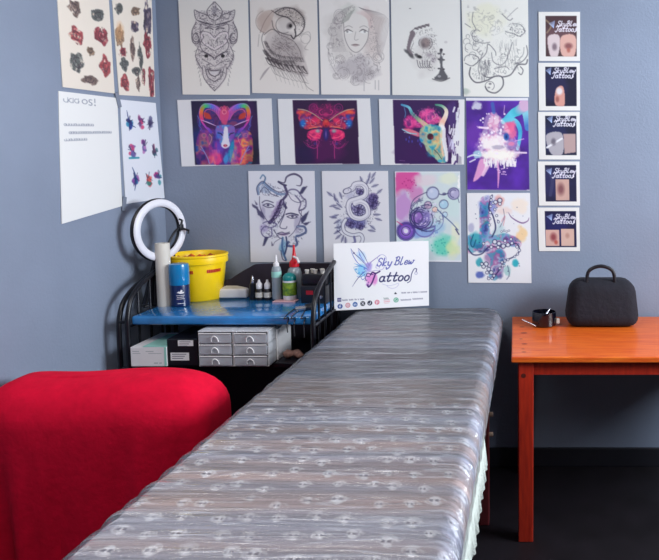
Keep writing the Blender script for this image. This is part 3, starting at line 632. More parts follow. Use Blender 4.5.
def art_tentacle():
    A = Art(126, 180, (22, 18, 392, 544), (.90, .90, .92)); N = (30, 32, 84)
    for a in ((150, 90, 60, 70, (110, 120, 200), .7), (125, 200, 30, 120, (40, 70, 150), .8), (70, 290, 40, 60, (30, 150, 170), .8), (210, 260, 50, 60, (150, 190, 200), .5), (290, 290, 60, 30, (205, 70, 150), .8),
              (340, 260, 40, 50, (238, 195, 130), .7), (215, 385, 40, 40, (10, 110, 160), .95), (170, 390, 50, 60, (150, 110, 160), .75), (205, 470, 30, 50, (60, 60, 130), .8), (95, 420, 25, 25, (30, 150, 170), .8),
              (305, 425, 22, 25, (20, 160, 180), .85), (330, 90, 50, 50, (240, 220, 200), .6), (210, 70, 30, 40, (225, 120, 110), .5), (130, 180, 18, 20, (20, 150, 110), .7), (100, 490, 30, 25, (60, 80, 170), .8),
              (240, 120, 50, 30, (235, 200, 190), .5), (110, 340, 50, 26, (30, 60, 120), .8), (260, 470, 22, 40, (130, 190, 190), .6), (45, 220, 20, 30, (150, 150, 190), .6)):
        A.wash(*a, int(a[0]), 40)
    A.mottle([(100, 60), (160, 60), (160, 250), (250, 250), (330, 290), (330, 330), (240, 330), (255, 400), (200, 520), (150, 500), (160, 400), (100, 350), (30, 370), (30, 260), (90, 300)], [(30, 40, 110), (90, 110, 190), (20, 150, 170), (180, 80, 150), (200, 210, 225), (60, 50, 130)], 40, 441, .6)
    A.line([(170, 30), (150, 100), (175, 150), (190, 220), (170, 270)], 9, N, .8); A.line([(235, 110), (240, 160), (215, 215)], 3, N, .7)
    A.line([(265, 130), (285, 160), (340, 190), (375, 180), (385, 160)], 8, (110, 70, 130), .85, taper=True)
    A.line([(30, 340), (60, 375), (110, 370), (150, 330), (200, 330), (260, 325), (310, 310), (330, 350), (300, 385), (240, 415), (215, 460), (170, 520)], 8, N, .75)
    A.line([(60, 260), (45, 310), (60, 330), (75, 290)], 8, (10, 90, 120), .85); A.line([(110, 420), (150, 450), (180, 510)], 6, N, .7); A.line([(260, 440), (270, 490), (255, 520)], 5, N, .5)
    r = random.Random(4)
    spots = [(165+k*4*(-1)**k*.8+k*2, 40+k*18, 8) for k in range(10)]+[(210, 310, 13), (235, 325, 14), (262, 318, 13), (285, 308, 10), (245, 295, 10), (280, 285, 9), (205, 332, 10), (315, 330, 9), (328, 350, 9), (318, 372, 8), (302, 385, 7),
             (185, 300, 14), (165, 330, 10), (120, 310, 9), (135, 430, 14), (120, 445, 12), (150, 460, 12), (165, 480, 12), (180, 498, 10), (140, 480, 10), (228, 420, 8), (245, 412, 8), (262, 405, 8), (230, 440, 8), (215, 455, 8), (240, 440, 7), (110, 430, 10),
             (190, 70, 12), (215, 60, 14), (215, 80, 10), (240, 235, 6), (225, 240, 6), (255, 240, 6), (268, 235, 6), (150, 515, 9), (170, 515, 8)]
    for x, y, q in spots: A.blob(x, y, q*1.25, None, N, .85, .3); A.blob(x, y, q*.85, None, (222, 224, 232), .97, .3)
    for k in range(40): A.blob(r.uniform(60, 350), r.uniform(60, 520), r.uniform(2, 5), None, N, .5)
    A.line([(225, 180), (245, 150), (235, 205)], 5, (190, 60, 80), .4)
    return A
# --- row three
def art_faces():
    A = Art(126, 180, (14, 14, 408, 552), (.86, .86, .90)); N = (50, 46, 84)
    A.wash(110, 270, 50, 90, (200, 196, 214), .6, 101, 50); A.wash(250, 310, 60, 90, (205, 198, 214), .6, 102, 50); A.wash(220, 460, 26, 50, (90, 150, 190), .6, 103, 30)
    A.wash(180, 245, 30, 70, (120, 90, 150), .6, 104, 30, 30); A.wash(120, 120, 50, 30, (150, 170, 200), .6, 105, 30); A.wash(110, 350, 30, 30, (150, 130, 190), .5, 105, 30)
    L = A.line
    A.etch([(70, 100), (110, 80), (230, 130), (350, 180), (340, 240), (250, 190), (200, 300), (150, 330), (230, 180), (90, 160)], N, .8, 8, 106, .4)
    A.etch([(90, 330), (180, 320), (190, 400), (110, 400)], N, .6, 8, 107, .4); A.etch([(290, 330), (350, 340), (350, 390), (300, 440), (220, 460), (230, 400), (300, 390)], N, .8, 7, 108, .4)
    A.poly([(235, 150), (330, 200), (325, 290), (280, 375), (215, 400), (185, 370), (200, 330), (230, 260)], (226, 222, 232), .9, True); A.wash(300, 320, 26, 60, (150, 142, 176), .5, 109, 30); A.wash(100, 260, 16, 60, (150, 142, 176), .5, 110, 30)
    L([(75, 150), (70, 110), (100, 85), (140, 120), (190, 150), (230, 150)], 13, (120, 140, 175), .9); L([(70, 155), (64, 112), (98, 76), (140, 110), (190, 138), (228, 132)], 4, N, .85); L([(85, 140), (110, 110), (150, 150), (190, 165)], 4, N, .8)
    L([(85, 60), (100, 40), (115, 60), (105, 85)], 8, (80, 120, 160), .8); L([(100, 90), (115, 50)], 3, N, .6)
    L([(190, 75), (225, 85), (240, 50), (285, 35), (325, 60), (320, 100), (295, 100)], 12, (84, 76, 108), .95, taper=True); L([(190, 80), (215, 95), (235, 100)], 10, N, .9)
    L([(225, 100), (240, 150), (215, 190), (235, 230)], 15, (60, 50, 92), .85)
    L([(235, 150), (260, 125), (300, 130), (330, 170), (350, 190), (345, 230), (310, 245), (320, 200), (290, 160)], 9, (100, 92, 130), .8); L([(340, 235), (310, 250), (330, 280)], 5, N, .7)
    L([(240, 130), (265, 180), (310, 200), (345, 180)], 4, N, .7)
    L([(80, 165), (85, 230), (120, 300), (150, 320)], 4, N, .8); L([(95, 200), (120, 188), (160, 200)], 6, N, .8); L([(100, 215), (130, 205), (165, 222), (130, 228), (100, 215)], 5, N, .85); A.blob(130, 215, 10, 8, N, .8)
    L([(210, 190), (195, 240), (165, 290), (140, 315)], 22, (64, 50, 92), .85); L([(215, 190), (200, 240), (170, 290)], 6, (190, 180, 210), .8); L([(235, 200), (225, 260), (190, 320)], 5, N, .9)
    for k in range(6): A.ring(205-k*9, 205+k*20, 11, 4, (30, 22, 60), .8, 0, 270)
    L([(235, 268), (265, 262), (305, 272)], 8, N, .9); L([(240, 282), (272, 272), (300, 284), (268, 292), (240, 282)], 5, N, .85); A.blob(272, 281, 10, 8, N, .8)
    L([(225, 270), (200, 330), (205, 348), (232, 352), (240, 340)], 5, N, .75); L([(185, 380), (210, 372), (230, 378), (255, 372)], 5, N, .8); A.blob(220, 385, 34, 11, (150, 120, 160), .75, .5); L([(185, 382), (220, 385), (256, 380)], 5, N, .9)
    L([(325, 250), (315, 310), (280, 370), (250, 400)], 4, N, .7)
    for P in ([(60, 230), (100, 260), (110, 300), (70, 270)], [(35, 205), (70, 225), (75, 245), (40, 225)], [(50, 185), (70, 210), (60, 215)]): A.poly(P, (64, 60, 96), .85)
    L([(100, 320), (130, 310), (180, 325), (150, 345), (110, 340), (90, 370), (110, 400), (150, 395), (150, 350)], 7, (88, 80, 130), .8)
    for P in ([(320, 290), (370, 245), (350, 300), (325, 325)], [(330, 320), (380, 310), (350, 335)], [(310, 150), (330, 110), (360, 105), (330, 150)], [(110, 400), (135, 400), (110, 450), (98, 455)], [(150, 425), (160, 450), (150, 455)]): A.poly(P, (50, 48, 88), .9)
    L([(300, 340), (340, 340), (350, 370), (320, 390), (290, 400), (300, 440), (280, 455), (240, 450), (250, 430)], 13, (70, 84, 130), .85); L([(300, 340), (335, 350), (325, 375), (290, 390), (285, 430)], 4, (200, 205, 220), .8)
    L([(215, 405), (212, 460), (225, 510), (235, 535)], 12, (64, 100, 150), .85); L([(235, 400), (240, 450), (228, 500)], 9, (40, 50, 96), .85); L([(205, 480), (215, 530), (235, 540)], 5, N, .8)
    L([(165, 360), (190, 400), (210, 410)], 5, N, .7); L([(160, 450), (170, 430), (200, 410)], 4, N, .6)
    return A
def art_snake():
    A = Art(126, 180, (14, 14, 406, 552), (.87, .865, .895)); N = (48, 46, 88)
    A.wash(225, 200, 80, 90, (150, 150, 190), .55, 111, 50); A.wash(210, 320, 70, 40, (60, 60, 140), .65, 112, 40); A.wash(310, 190, 34, 60, (90, 70, 130), .75, 113, 30); A.wash(120, 330, 30, 40, (160, 170, 200), .5, 114, 40)
    def leaf(x, y, a, l, w=9, al=.75):
        c, s = math.cos(R(a)), math.sin(R(a))
        A.poly([(x, y), (x+c*l*.5-s*w, y+s*l*.5+c*w), (x+c*l, y+s*l), (x+c*l*.5+s*w, y+s*l*.5-c*w)], (110, 110, 150), al*.75, True); A.line([(x, y), (x+c*l, y+s*l)], 3, N, al, smooth=False)
    for x, y, a in ((270, 100, -70), (290, 90, -50), (300, 110, -20), (250, 90, -110), (285, 70, -80), (300, 60, -55), (110, 200, -130), (100, 215, 170), (90, 190, -100), (75, 165, -140), (130, 230, -140), (110, 270, 160), (100, 290, 190), (120, 300, 150),
                    (130, 180, -110), (320, 290, 20), (310, 270, 0), (280, 360, 10), (130, 340, 170), (120, 360, 150), (140, 390, 110), (125, 385, 140), (330, 150, -40), (290, 330, 40), (150, 400, 90), (120, 240, 200)): leaf(x, y, a, 44)
    A.etch([(160, 120), (240, 80), (330, 150), (340, 220), (290, 330), (230, 360), (150, 350), (100, 380), (110, 280), (150, 240), (120, 190)], N, .75, 8, 115, .4)
    for cx, cy, q in ((225, 235, 52), (235, 135, 30), (310, 200, 46), (180, 320, 34), (235, 335, 30), (315, 170, 30)):
        for k in range(14):
            a = k*2.4; rr = q*math.sqrt((k+1)/14)
            A.ring(cx+rr*.6*math.cos(a), cy+rr*.6*math.sin(a), q*.3, 5, (40, 32, 84) if k % 2 else (110, 100, 150), .8, R(a)*40, R(a)*40+220)
        A.blob(cx, cy, q*.3, None, (54, 40, 84), .8, .6)
    P = [(150, 135), (190, 118), (205, 95), (245, 92), (270, 120), (262, 160), (215, 180), (175, 195), (168, 235), (190, 280), (240, 292), (280, 265), (270, 215), (235, 195), (205, 205)]
    A.line(P, 32, N, .9); A.line(P, 26, (222, 220, 230), 1); A.line([(x+4, y+5) for x, y in P], 5, (170, 168, 190), .6)
    A.blob(160, 132, 24, 15, (215, 212, 224), 1, .2, -20); A.ring(160, 132, 24, 3, N, .8, ry=15, rot=-20); A.blob(166, 127, 4, 3, N, .9)
    P = [(150, 300), (135, 330), (145, 370), (190, 390), (235, 385), (250, 410), (240, 440)]
    A.line(P, 22, N, .8); A.line(P, 16, (218, 218, 228), 1); A.line([(200, 400), (205, 430), (190, 440)], 14, (90, 90, 140), .8)
    A.line([(100, 360), (130, 390)], 4, N, .6, smooth=False)
    return A
def art_planets():
    A = Art(126, 180, (14, 16, 406, 544), (.89, .90, .93)); N = (44, 40, 96)
    A.window([(21, 26), (394, 24), (400, 538), (26, 534)]); A.rect(0, 0, 420, 560, (206, 218, 222))
    for a in ((70, 70, 90, 90, (214, 70, 150), .9), (130, 140, 50, 50, (200, 90, 170), .6), (60, 220, 60, 90, (190, 130, 200), .8), (200, 70, 80, 40, (225, 205, 215), .7), (330, 60, 60, 40, (225, 230, 205), .7), (350, 220, 60, 80, (200, 222, 222), .7),
              (290, 450, 90, 70, (90, 205, 180), .85), (350, 470, 50, 60, (225, 228, 170), .75), (260, 350, 60, 50, (150, 190, 220), .7), (90, 360, 70, 60, (130, 90, 180), .85), (180, 290, 60, 60, (120, 100, 180), .8), (180, 380, 70, 30, (120, 150, 215), .7), (370, 380, 30, 70, (235, 235, 200), .6)):
        A.wash(*a, int(a[1])+int(a[0]), 60)
    for x, y, q, c in ((238, 145, 38, (190, 200, 225)), (360, 148, 36, (175, 170, 205)), (302, 210, 28, (170, 205, 225)), (210, 215, 24, (190, 165, 190)), (145, 285, 38, (150, 110, 190)), (82, 368, 50, (150, 110, 200)), (250, 240, 17, (240, 205, 190)), (308, 270, 17, (190, 215, 230))):
        A.blob(x, y, q*1.08, None, N, .8, .15); A.blob(x, y, q, None, c, 1, .25); A.ring(x+3, y-2, q*.8, 3, N, .4, 200, 320); A.blob(x-q*.2, y-q*.3, q*.4, None, (225, 225, 240), .5, .8)
    A.ring(205, 290, 78, 7, N, .75, 60, 290); A.ring(180, 300, 60, 6, N, .8, -60, 150); A.ring(230, 300, 70, 5, (90, 100, 170), .7, -40, 120); A.ring(190, 340, 60, 8, (90, 70, 160), .6, 0, 180)
    A.ring(82, 368, 36, 9, (110, 70, 180), .8, 0, 330); A.blob(82, 366, 16, None, (225, 220, 240), 1, .3); A.ring(82, 366, 26, 5, N, .8)
    A.etch([(110, 230), (180, 160), (250, 200), (300, 280), (260, 340), (190, 370), (110, 340)], N, .55, 12, 451, .4); A.etch([(150, 370), (240, 330), (290, 380), (200, 410)], (80, 110, 190), .6, 12, 452, .4)
    for q_, w_ in ((62, 7), (50, 4), (38, 5)): A.ring(165, 290, q_, w_, N, .8, 20, 300)
    for q_, w_ in ((86, 5), (94, 4)): A.ring(195, 270, q_, w_, N, .65, 100, 260)
    for q_ in (54, 46): A.ring(82, 368, q_, 5, (70, 50, 140), .8)
    A.ring(360, 148, 22, 6, N, .6, 90, 300); A.line([(120, 345), (160, 340), (200, 350), (240, 340)], 12, (70, 50, 130), .6)
    A.line([(135, 250), (110, 230), (130, 180), (180, 150), (205, 140)], 5, N, .75); A.line([(265, 240), (300, 275), (350, 320), (385, 360)], 6, (70, 90, 140), .85); A.line([(372, 355), (390, 385)], 8, N, .8, smooth=False)
    A.line([(275, 150), (300, 155), (330, 145)], 6, N, .7); A.blob(305, 150, 14, 10, N, .6); A.line([(385, 175), (392, 200)], 4, N, .7, smooth=False); A.line([(30, 310), (60, 330)], 6, (200, 40, 120), .8, smooth=False)
    r = random.Random(6)
    for k in range(44): A.blob(r.uniform(60, 150) if k % 2 else r.uniform(225, 330), r.uniform(60, 150) if k % 2 else r.uniform(410, 500), r.uniform(2, 6), None, (180, 40, 130) if k % 2 else (40, 160, 150), .7)
    for k in range(24): A.blob(r.uniform(160, 260), r.uniform(200, 330), r.uniform(3, 6), None, (225, 215, 240), .8)
    for k in range(14): A.blob(392+r.uniform(-6, 5), r.uniform(40, 160), 6, 9, (240, 240, 240), .9)
    return A
# --- left wall
def art_flash_old(cut):
    A = Art(90, 182, (0, -10, 100, 100), (.885, .845, .80)) ; r = random.Random(17+cut)
    cols = [(150, 44, 60), (120, 96, 90), (88, 96, 96), (176, 60, 70), (150, 120, 96), (70, 60, 90)]
    def motif(x, y, rx, ry, c, c2):
        sd = r.randint(0, 9999); P = []
        for k in range(14):
            a = k/14*6.283; q = r.uniform(.62, 1.08); P.append((x+rx*q*math.cos(a), y+ry*q*math.sin(a)))
        A.mottle(P, [(228, 214, 198), c, tuple(v*.7 for v in c), c, (205, 180, 160)], 9, sd, .85); A.etch(P, (54, 44, 54), .75, 2.0, sd+3, .35)
        A.line([(P[k][0]*.5+x*.5, P[k][1]*.5+y*.5) for k in range(0, 14, 3)], 1.2, c2, .7)
    if cut == 0:
        for x, y, rx, ry, k in ((14, 2, 11, 7, 2), (12, 33, 13, 15, 4), (16, 52, 11, 6, 0), (18, 66, 12, 9, 2), (17, 88, 14, 11, 3), (55, 3, 14, 6, 4), (50, 22, 12, 8, 5), (42, 48, 8, 16, 1), (62, 56, 7, 16, 2), (50, 74, 14, 6, 2), (52, 88, 9, 10, 1),
                                (85, 10, 12, 22, 5), (84, 42, 14, 15, 0), (90, 86, 11, 22, 0), (68, 80, 6, 12, 0)):
            motif(x, y*.97, rx, ry, cols[k], (60, 50, 60))
        A.wash(12, 30, 12, 14, (214, 160, 110), .5, 3, 12)
    else:
        for x, y, rx, ry, k in ((30, 10, 14, 10, 1), (75, 12, 16, 8, 2), (30, 40, 14, 12, 3), (80, 35, 16, 12, 0), (28, 70, 14, 12, 2), (84, 70, 14, 14, 3), (50, 88, 18, 6, 1), (55, 55, 8, 6, 4)):
            motif(x, y, rx, ry, cols[k], (60, 50, 60))
    return A
def art_flash_new():
    A = Art(84, 200, (130, 20, 325, 520), (.86, .87, .905)); r = random.Random(21)
    K = [(168, 130, [(30, 50, 130), (40, 130, 170), (30, 30, 80)]), (232, 120, [(150, 60, 120), (200, 60, 110), (90, 50, 110)]), (282, 125, [(90, 90, 130), (120, 120, 150), (60, 50, 90)]),
         (175, 262, [(190, 60, 110), (20, 140, 150), (110, 80, 150)]), (240, 245, [(150, 60, 140), (90, 90, 150), (180, 120, 180)]), (292, 268, [(130, 60, 90), (60, 110, 120), (70, 60, 90)]),
         (182, 405, [(20, 50, 120), (30, 110, 150), (150, 70, 150)]), (248, 410, [(205, 50, 70), (40, 120, 110), (220, 90, 80)]), (300, 405, [(180, 40, 120), (60, 140, 150), (90, 60, 130)])]
    for x, y, cs in K:
        for k in range(9):
            a = r.uniform(0, 6.28); d = r.uniform(0, 26)
            A.wash(x+d*.5*math.cos(a), y+1.2*d*math.sin(a), r.uniform(7, 13), r.uniform(9, 18), cs[k % 3], .85, r.randint(0, 9999), 14)
        for k in range(5):
            a = r.uniform(0, 6.28); A.line([(x+6*math.cos(a), y+6*math.sin(a)), (x+20*math.cos(a+.3), y+36*math.sin(a+.2))], 3.4, (40, 36, 80), .75, smooth=False)
    A.line([(160, 70), (172, 130), (200, 150)], 7, (24, 40, 110), .9, taper=True); A.line([(170, 345), (185, 400), (175, 460)], 7, (24, 50, 110), .9, taper=True); A.line([(160, 300), (205, 300)], 10, (20, 130, 150), .8, smooth=False)
    return A
def art_note():
    A = Art(110, 190, (-60, 100, 130, 550), (.89, .89, .89)); I = (96, 104, 128)
    def w(x0, x1, y, h, al):
        r = random.Random(int(x0+y)); x = x0
        while x < x1:
            A.ring(x, y, h*.42, 2.2, I, al, r.uniform(-60, 60), r.uniform(180, 330)); A.line([(x+h*.3, y-h*.5), (x+h*.3, y+h*.45)], 2.2, I, al*.8, smooth=False); x += h*.95
    w(-40, 8, 128, 17, .7)
    A.ring(17, 128, 8, 2.6, I, .8); A.line([(40, 119), (33, 119), (31, 126), (40, 132), (38, 139), (30, 138)], 2.8, I, .85)   # 0 5 :
    A.line([(50, 114), (50, 128)], 2.6, I, .85, smooth=False); A.blob(50, 138, 2.5, 3.5, I, .85)
    w(-44, 44, 213, 8, .6); w(-30, 104, 241, 8, .65); w(-44, 24, 266, 8, .55)
    return A
# --- right-hand column of photo prints
def art_photo(k):
    A = Art(84, 96, (0, 0, 100, 118), (.885, .88, .875)); r = random.Random(k)
    bg = [(74, 52, 58), (26, 26, 54), (24, 28, 58), (28, 28, 62), (24, 24, 66)][k]
    A.window([(16, 9), (92, 9), (92, 108), (16, 108)]); A.rect(16, 9, 92, 108, bg); A.wash(40, 60, 40, 40, tuple(v*1.7 for v in bg), .5, k, 30)
    sk = [(214, 170, 160), (206, 160, 150), (176, 150, 150), (196, 160, 150), (206, 166, 156)][k]
    if k == 0:
        A.poly([(22, 60), (50, 58), (46, 106), (28, 106)], (212, 196, 200), 1, True); A.poly([(54, 60), (88, 58), (86, 106), (56, 104)], sk, 1, True)
        A.blob(38, 84, 8, 12, (110, 90, 104), .8, .6); A.blob(72, 82, 13, 10, (120, 66, 72), .8, .6); A.blob(72, 92, 6, 8, (170, 90, 80), .8, .6); A.line([(18, 20), (30, 34), (20, 50)], 4, (170, 150, 120), .6)
    elif k == 1:
        A.poly([(44, 62), (60, 60), (62, 106), (42, 106), (38, 88)], (208, 150, 140), 1, True); A.blob(50, 70, 10, 12, (222, 220, 226), .9, .5); A.blob(45, 90, 6, 10, (120, 60, 60), .6, .6)
    elif k == 2:
        A.poly([(18, 58), (56, 52), (58, 104), (30, 104)], (170, 166, 176), 1, True); A.line([(20, 88), (56, 66)], 5, (230, 230, 235), .9, smooth=False); A.poly([(60, 54), (90, 54), (90, 100), (62, 104)], sk, 1); A.blob(36, 74, 8, 12, (90, 84, 100), .8, .6)
    elif k == 3:
        A.rect(42, 48, 74, 104, sk); A.blob(54, 74, 12, 22, (110, 60, 70), .8, .7); A.line([(22, 20), (34, 50), (28, 90)], 8, (60, 60, 100), .8)
    else:
        A.rect(18, 60, 50, 104, sk); A.rect(55, 58, 86, 104, (206, 172, 160)); A.blob(36, 80, 11, 16, (130, 50, 60), .85, .7); A.blob(42, 94, 6, 8, (180, 70, 60), .8, .6); A.blob(70, 76, 7, 10, (170, 120, 110), .7, .7)
    # 'Sky Blew / Tattoos' heading in white script with the small butterfly mark
    y = [40, 30, 28, 36, 36][k]; x0 = [38, 30, 34, 32, 34][k]; sc = [.155, .15, .15, .13, .155][k]
    script(A, 'SkyBlew', x0+6, y-6, 12*1.0, (235, 232, 245), 1.8, 52/7); script(A, 'Tattoos', x0+2, y+7, 13, (235, 232, 245), 2.0, 52/7)
    for q in range(5): A.line([(x0-2, y-2), (x0-12+q*3, y-12-q*1.5)], 1.6, (170, 190, 235), .9, smooth=False)
    return A

# ------------------------------------------------------------------ lettering by pen strokes (slanted script)
def arcp(cx, cy, rx, ry, a0, a1, n=8): return [(cx+rx*math.cos(R(a0+(a1-a0)*i/n)), cy+ry*math.sin(R(a0+(a1-a0)*i/n))) for i in range(n+1)]
GL = {  # units: x 0..1 advance, y 0 baseline .. 1 capital height (x-height .5)
 'S': [arcp(.5, .78, .33, .22, 20, 260)+arcp(.45, .26, .36, .27, 80, -170)],
 'k': [[(.2, 0), (.2, 1.0)], [(.75, .52), (.25, .22), (.8, 0)]],
 'y': [[(.15, .5), (.25, .06), (.65, .1)], [(.8, .5), (.6, -.2), (.2, -.45), (.05, -.2)]],
 'B': [[(.25, 0), (.3, 1)], [(.05, .9), (.5, 1.05), (.85, .85), (.6, .55), (.3, .52)], [(.35, .52), (.9, .45), (.85, .08), (.45, -.02), (.1, .08)]],
 'l': [[(.4, 1.02), (.3, .1), (.55, 0), (.75, .12)]],
 'e': [[(.2, .26), (.75, .32), (.6, .52), (.3, .45), (.18, .15), (.45, 0), (.85, .14)]],
 'w': [[(.05, .5), (.15, .03), (.45, .35), (.55, .03), (.9, .3), (.85, .52), (1.05, .5)]],
 'T': [[(-.1, .8), (.1, 1.0), (.6, .9), (1.15, 1.05)], [(.6, .92), (.5, .2), (.2, -.1), (-.05, .05)]],
 'a': [arcp(.42, .25, .33, .26, 40, 380), [(.76, .5), (.72, .1), (.98, .04)]],
 't': [[(.5, .85), (.4, .12), (.6, 0), (.85, .1)], [(.15, .52), (.85, .54)]],
 'o': [arcp(.48, .25, .34, .26, 90, 450)],
 's': [[(.75, .9), (.45, .45), (.6, .2), (.35, -.1), (.05, .02)], [(.6, .5), (.8, .2), (.5, 0)]],
}
def script(A, txt, x, y, h, col, w, adv, alpha=1, slant=.3):
    for ch in txt:
        for P in GL[ch]:
            A.line([(x+px*adv*1.05+py*h*slant, y-py*h) for px, py in P], w, col, alpha)
        x += adv
def art_sign():
    A = Art(300, 222, (18, 8, 645, 470), (.925, .92, .935)); N = (56, 50, 116)
    # butterfly fairy: blue to violet wings and a pink shade behind the T
    A.wash(262, 262, 40, 48, (222, 130, 205), .85, 201, 30); A.wash(240, 180, 30, 40, (150, 130, 215), .7, 202, 30); A.wash(195, 190, 40, 50, (130, 195, 235), .85, 203, 40); A.wash(195, 110, 34, 50, (170, 205, 240), .65, 204, 40, -30); A.wash(235, 300, 15, 14, (170, 100, 190), .7, 205, 20)
    for P, c in (([(240, 185), (190, 120), (150, 80), (128, 45)], N), ([(245, 170), (215, 100), (185, 55), (175, 45)], N), ([(128, 45), (140, 90), (175, 150), (235, 195)], (70, 90, 190)), ([(175, 48), (195, 110), (240, 175)], (90, 100, 200)),
                 ([(145, 175), (190, 170), (240, 195)], (40, 110, 190)), ([(145, 180), (165, 215), (190, 225), (235, 205)], (40, 130, 200)), ([(165, 240), (190, 245), (235, 215)], (50, 100, 190)), ([(135, 310), (175, 250), (225, 200)], N),
                 ([(150, 150), (180, 165), (220, 180)], (60, 130, 210)), ([(190, 240), (205, 265), (235, 225)], (60, 90, 190)), ([(240, 190), (255, 150), (290, 120), (320, 100)], (120, 90, 170)), ([(215, 225), (222, 260), (215, 275)], N)):
        A.line(P, 4.5, c, .9, taper=True)
    for x, y, q, c in ((148, 78, 8, N), (185, 92, 6, (70, 120, 210)), (160, 190, 8, (40, 140, 210)), (180, 215, 8, (60, 160, 220)), (172, 160, 6, (90, 180, 230)), (228, 270, 6, N), (240, 285, 5, N), (205, 215, 9, (90, 120, 210)), (215, 190, 8, (110, 110, 205))): A.blob(x, y, q, None, c, .8, .5)
    A.line([(240, 215), (275, 205), (330, 200), (345, 175), (325, 165), (310, 190)], 3, (130, 110, 190), .8)
    script(A, 'Sky', 292, 174, 54, (84, 92, 176), 6.5, 34, 1); script(A, 'Blew', 408, 170, 54, (70, 78, 160), 6.5, 32, 1); script(A, 'Sky', 296, 174, 54, (120, 110, 190), 2.5, 34, .7)
    A.ring(330, 125, 30, 3, (120, 120, 190), .7, 180, 400); A.line([(300, 190), (290, 180), (310, 140)], 3, (120, 100, 190), .7)
    script(A, 'T', 236, 308, 92, (70, 34, 110), 10, 42); script(A, 'attoo', 306, 284, 70, (44, 44, 100), 9.5, 41); A.line([(272, 232), (236, 222), (228, 240), (250, 246)], 6, (70, 34, 110), .9); 
    A.line([(500, 300), (520, 285), (528, 240), (545, 205), (562, 205), (558, 225)], 6, (52, 52, 110), .95)
    A.ring(558, 235, 9, 3, (120, 110, 170), .8); A.ring(400, 290, 45, 2.5, (130, 120, 190), .6, 20, 150); A.line([(330, 300), (380, 315), (440, 300)], 2.5, (120, 120, 190), .5)
    # contact lines and icons
    A.rect(38, 384, 64, 410, N, .9); A.rect(45, 391, 58, 403, (230, 230, 240)); A.ring(51, 397, 4, 2.5, N)
    def tiny(x0, x1, y, h, c=(80, 76, 110), al=.8, seed=1):
        r = random.Random(seed); x = x0
        while x < x1:
            if r.random() < .86: A.line([(x, y-h/2*r.choice((1, .5))), (x+h*.3, y+h/2), (x+h*.5, y-h*.1)], 2.6, c, al, smooth=False)
            x += h*.72
    tiny(70, 208, 400, 10); tiny(446, 628, 370, 9, seed=2); tiny(454, 520, 420, 11, seed=3); tiny(534, 604, 417, 11, seed=4)
    A.poly([(410, 374), (418, 362), (428, 374)], (40, 40, 60)); A.rect(413, 368, 425, 376, (40, 40, 60))
    for x, y, c, k in ((55, 442, (50, 80, 150), 'f'), (105, 437, (206, 130, 140), 'c'), (152, 434, (40, 90, 160), 'in'), (202, 431, (26, 28, 40), 'x'), (248, 430, (30, 34, 56), 'd'), (296, 427, (214, 120, 140), 'p')):
        A.blob(x, y, 17, 18, c, 1, .1)
        W = (235, 235, 245)
        if k == 'f': A.line([(60, 431), (54, 433), (54, 454)], 4, W, 1, smooth=False); A.line([(48, 442), (61, 442)], 4, W, 1, smooth=False)
        if k == 'c': A.ring(105, 437, 9, 3, W); A.blob(105, 437, 4, None, W)
        if k == 'in': A.line([(145, 430), (145, 441)], 3.5, W, 1, smooth=False); A.line([(151, 441), (151, 430), (159, 432), (159, 441)], 3.5, W, 1, smooth=False)
        if k == 'x': A.line([(195, 423), (209, 439)], 4, W, 1, smooth=False); A.line([(209, 423), (195, 439)], 3, W, 1, smooth=False)
        if k == 'd': A.line([(252, 421), (252, 434), (243, 438), (242, 431)], 4, W, 1)
        if k == 'p': A.ring(296, 425, 7, 3, W); A.line([(294, 425), (291, 440)], 3, W, 1, smooth=False)
    tiny(340, 382, 404, 12, (90, 110, 110), .8, 7); A.line([(340, 416), (380, 414)], 3, (200, 110, 130), .8, smooth=False)
    A.line([(342, 428), (380, 424)], 5, (220, 110, 130), .7, smooth=False); A.line([(346, 438), (376, 436)], 3, (200, 120, 130), .6, smooth=False)
    A.blob(422, 418, 18, 18, (60, 150, 120), 1, .1); A.ring(422, 418, 11, 3, (230, 240, 235)); A.line([(417, 413), (421, 420), (427, 423)], 3.5, (230, 240, 235), 1)
    return A

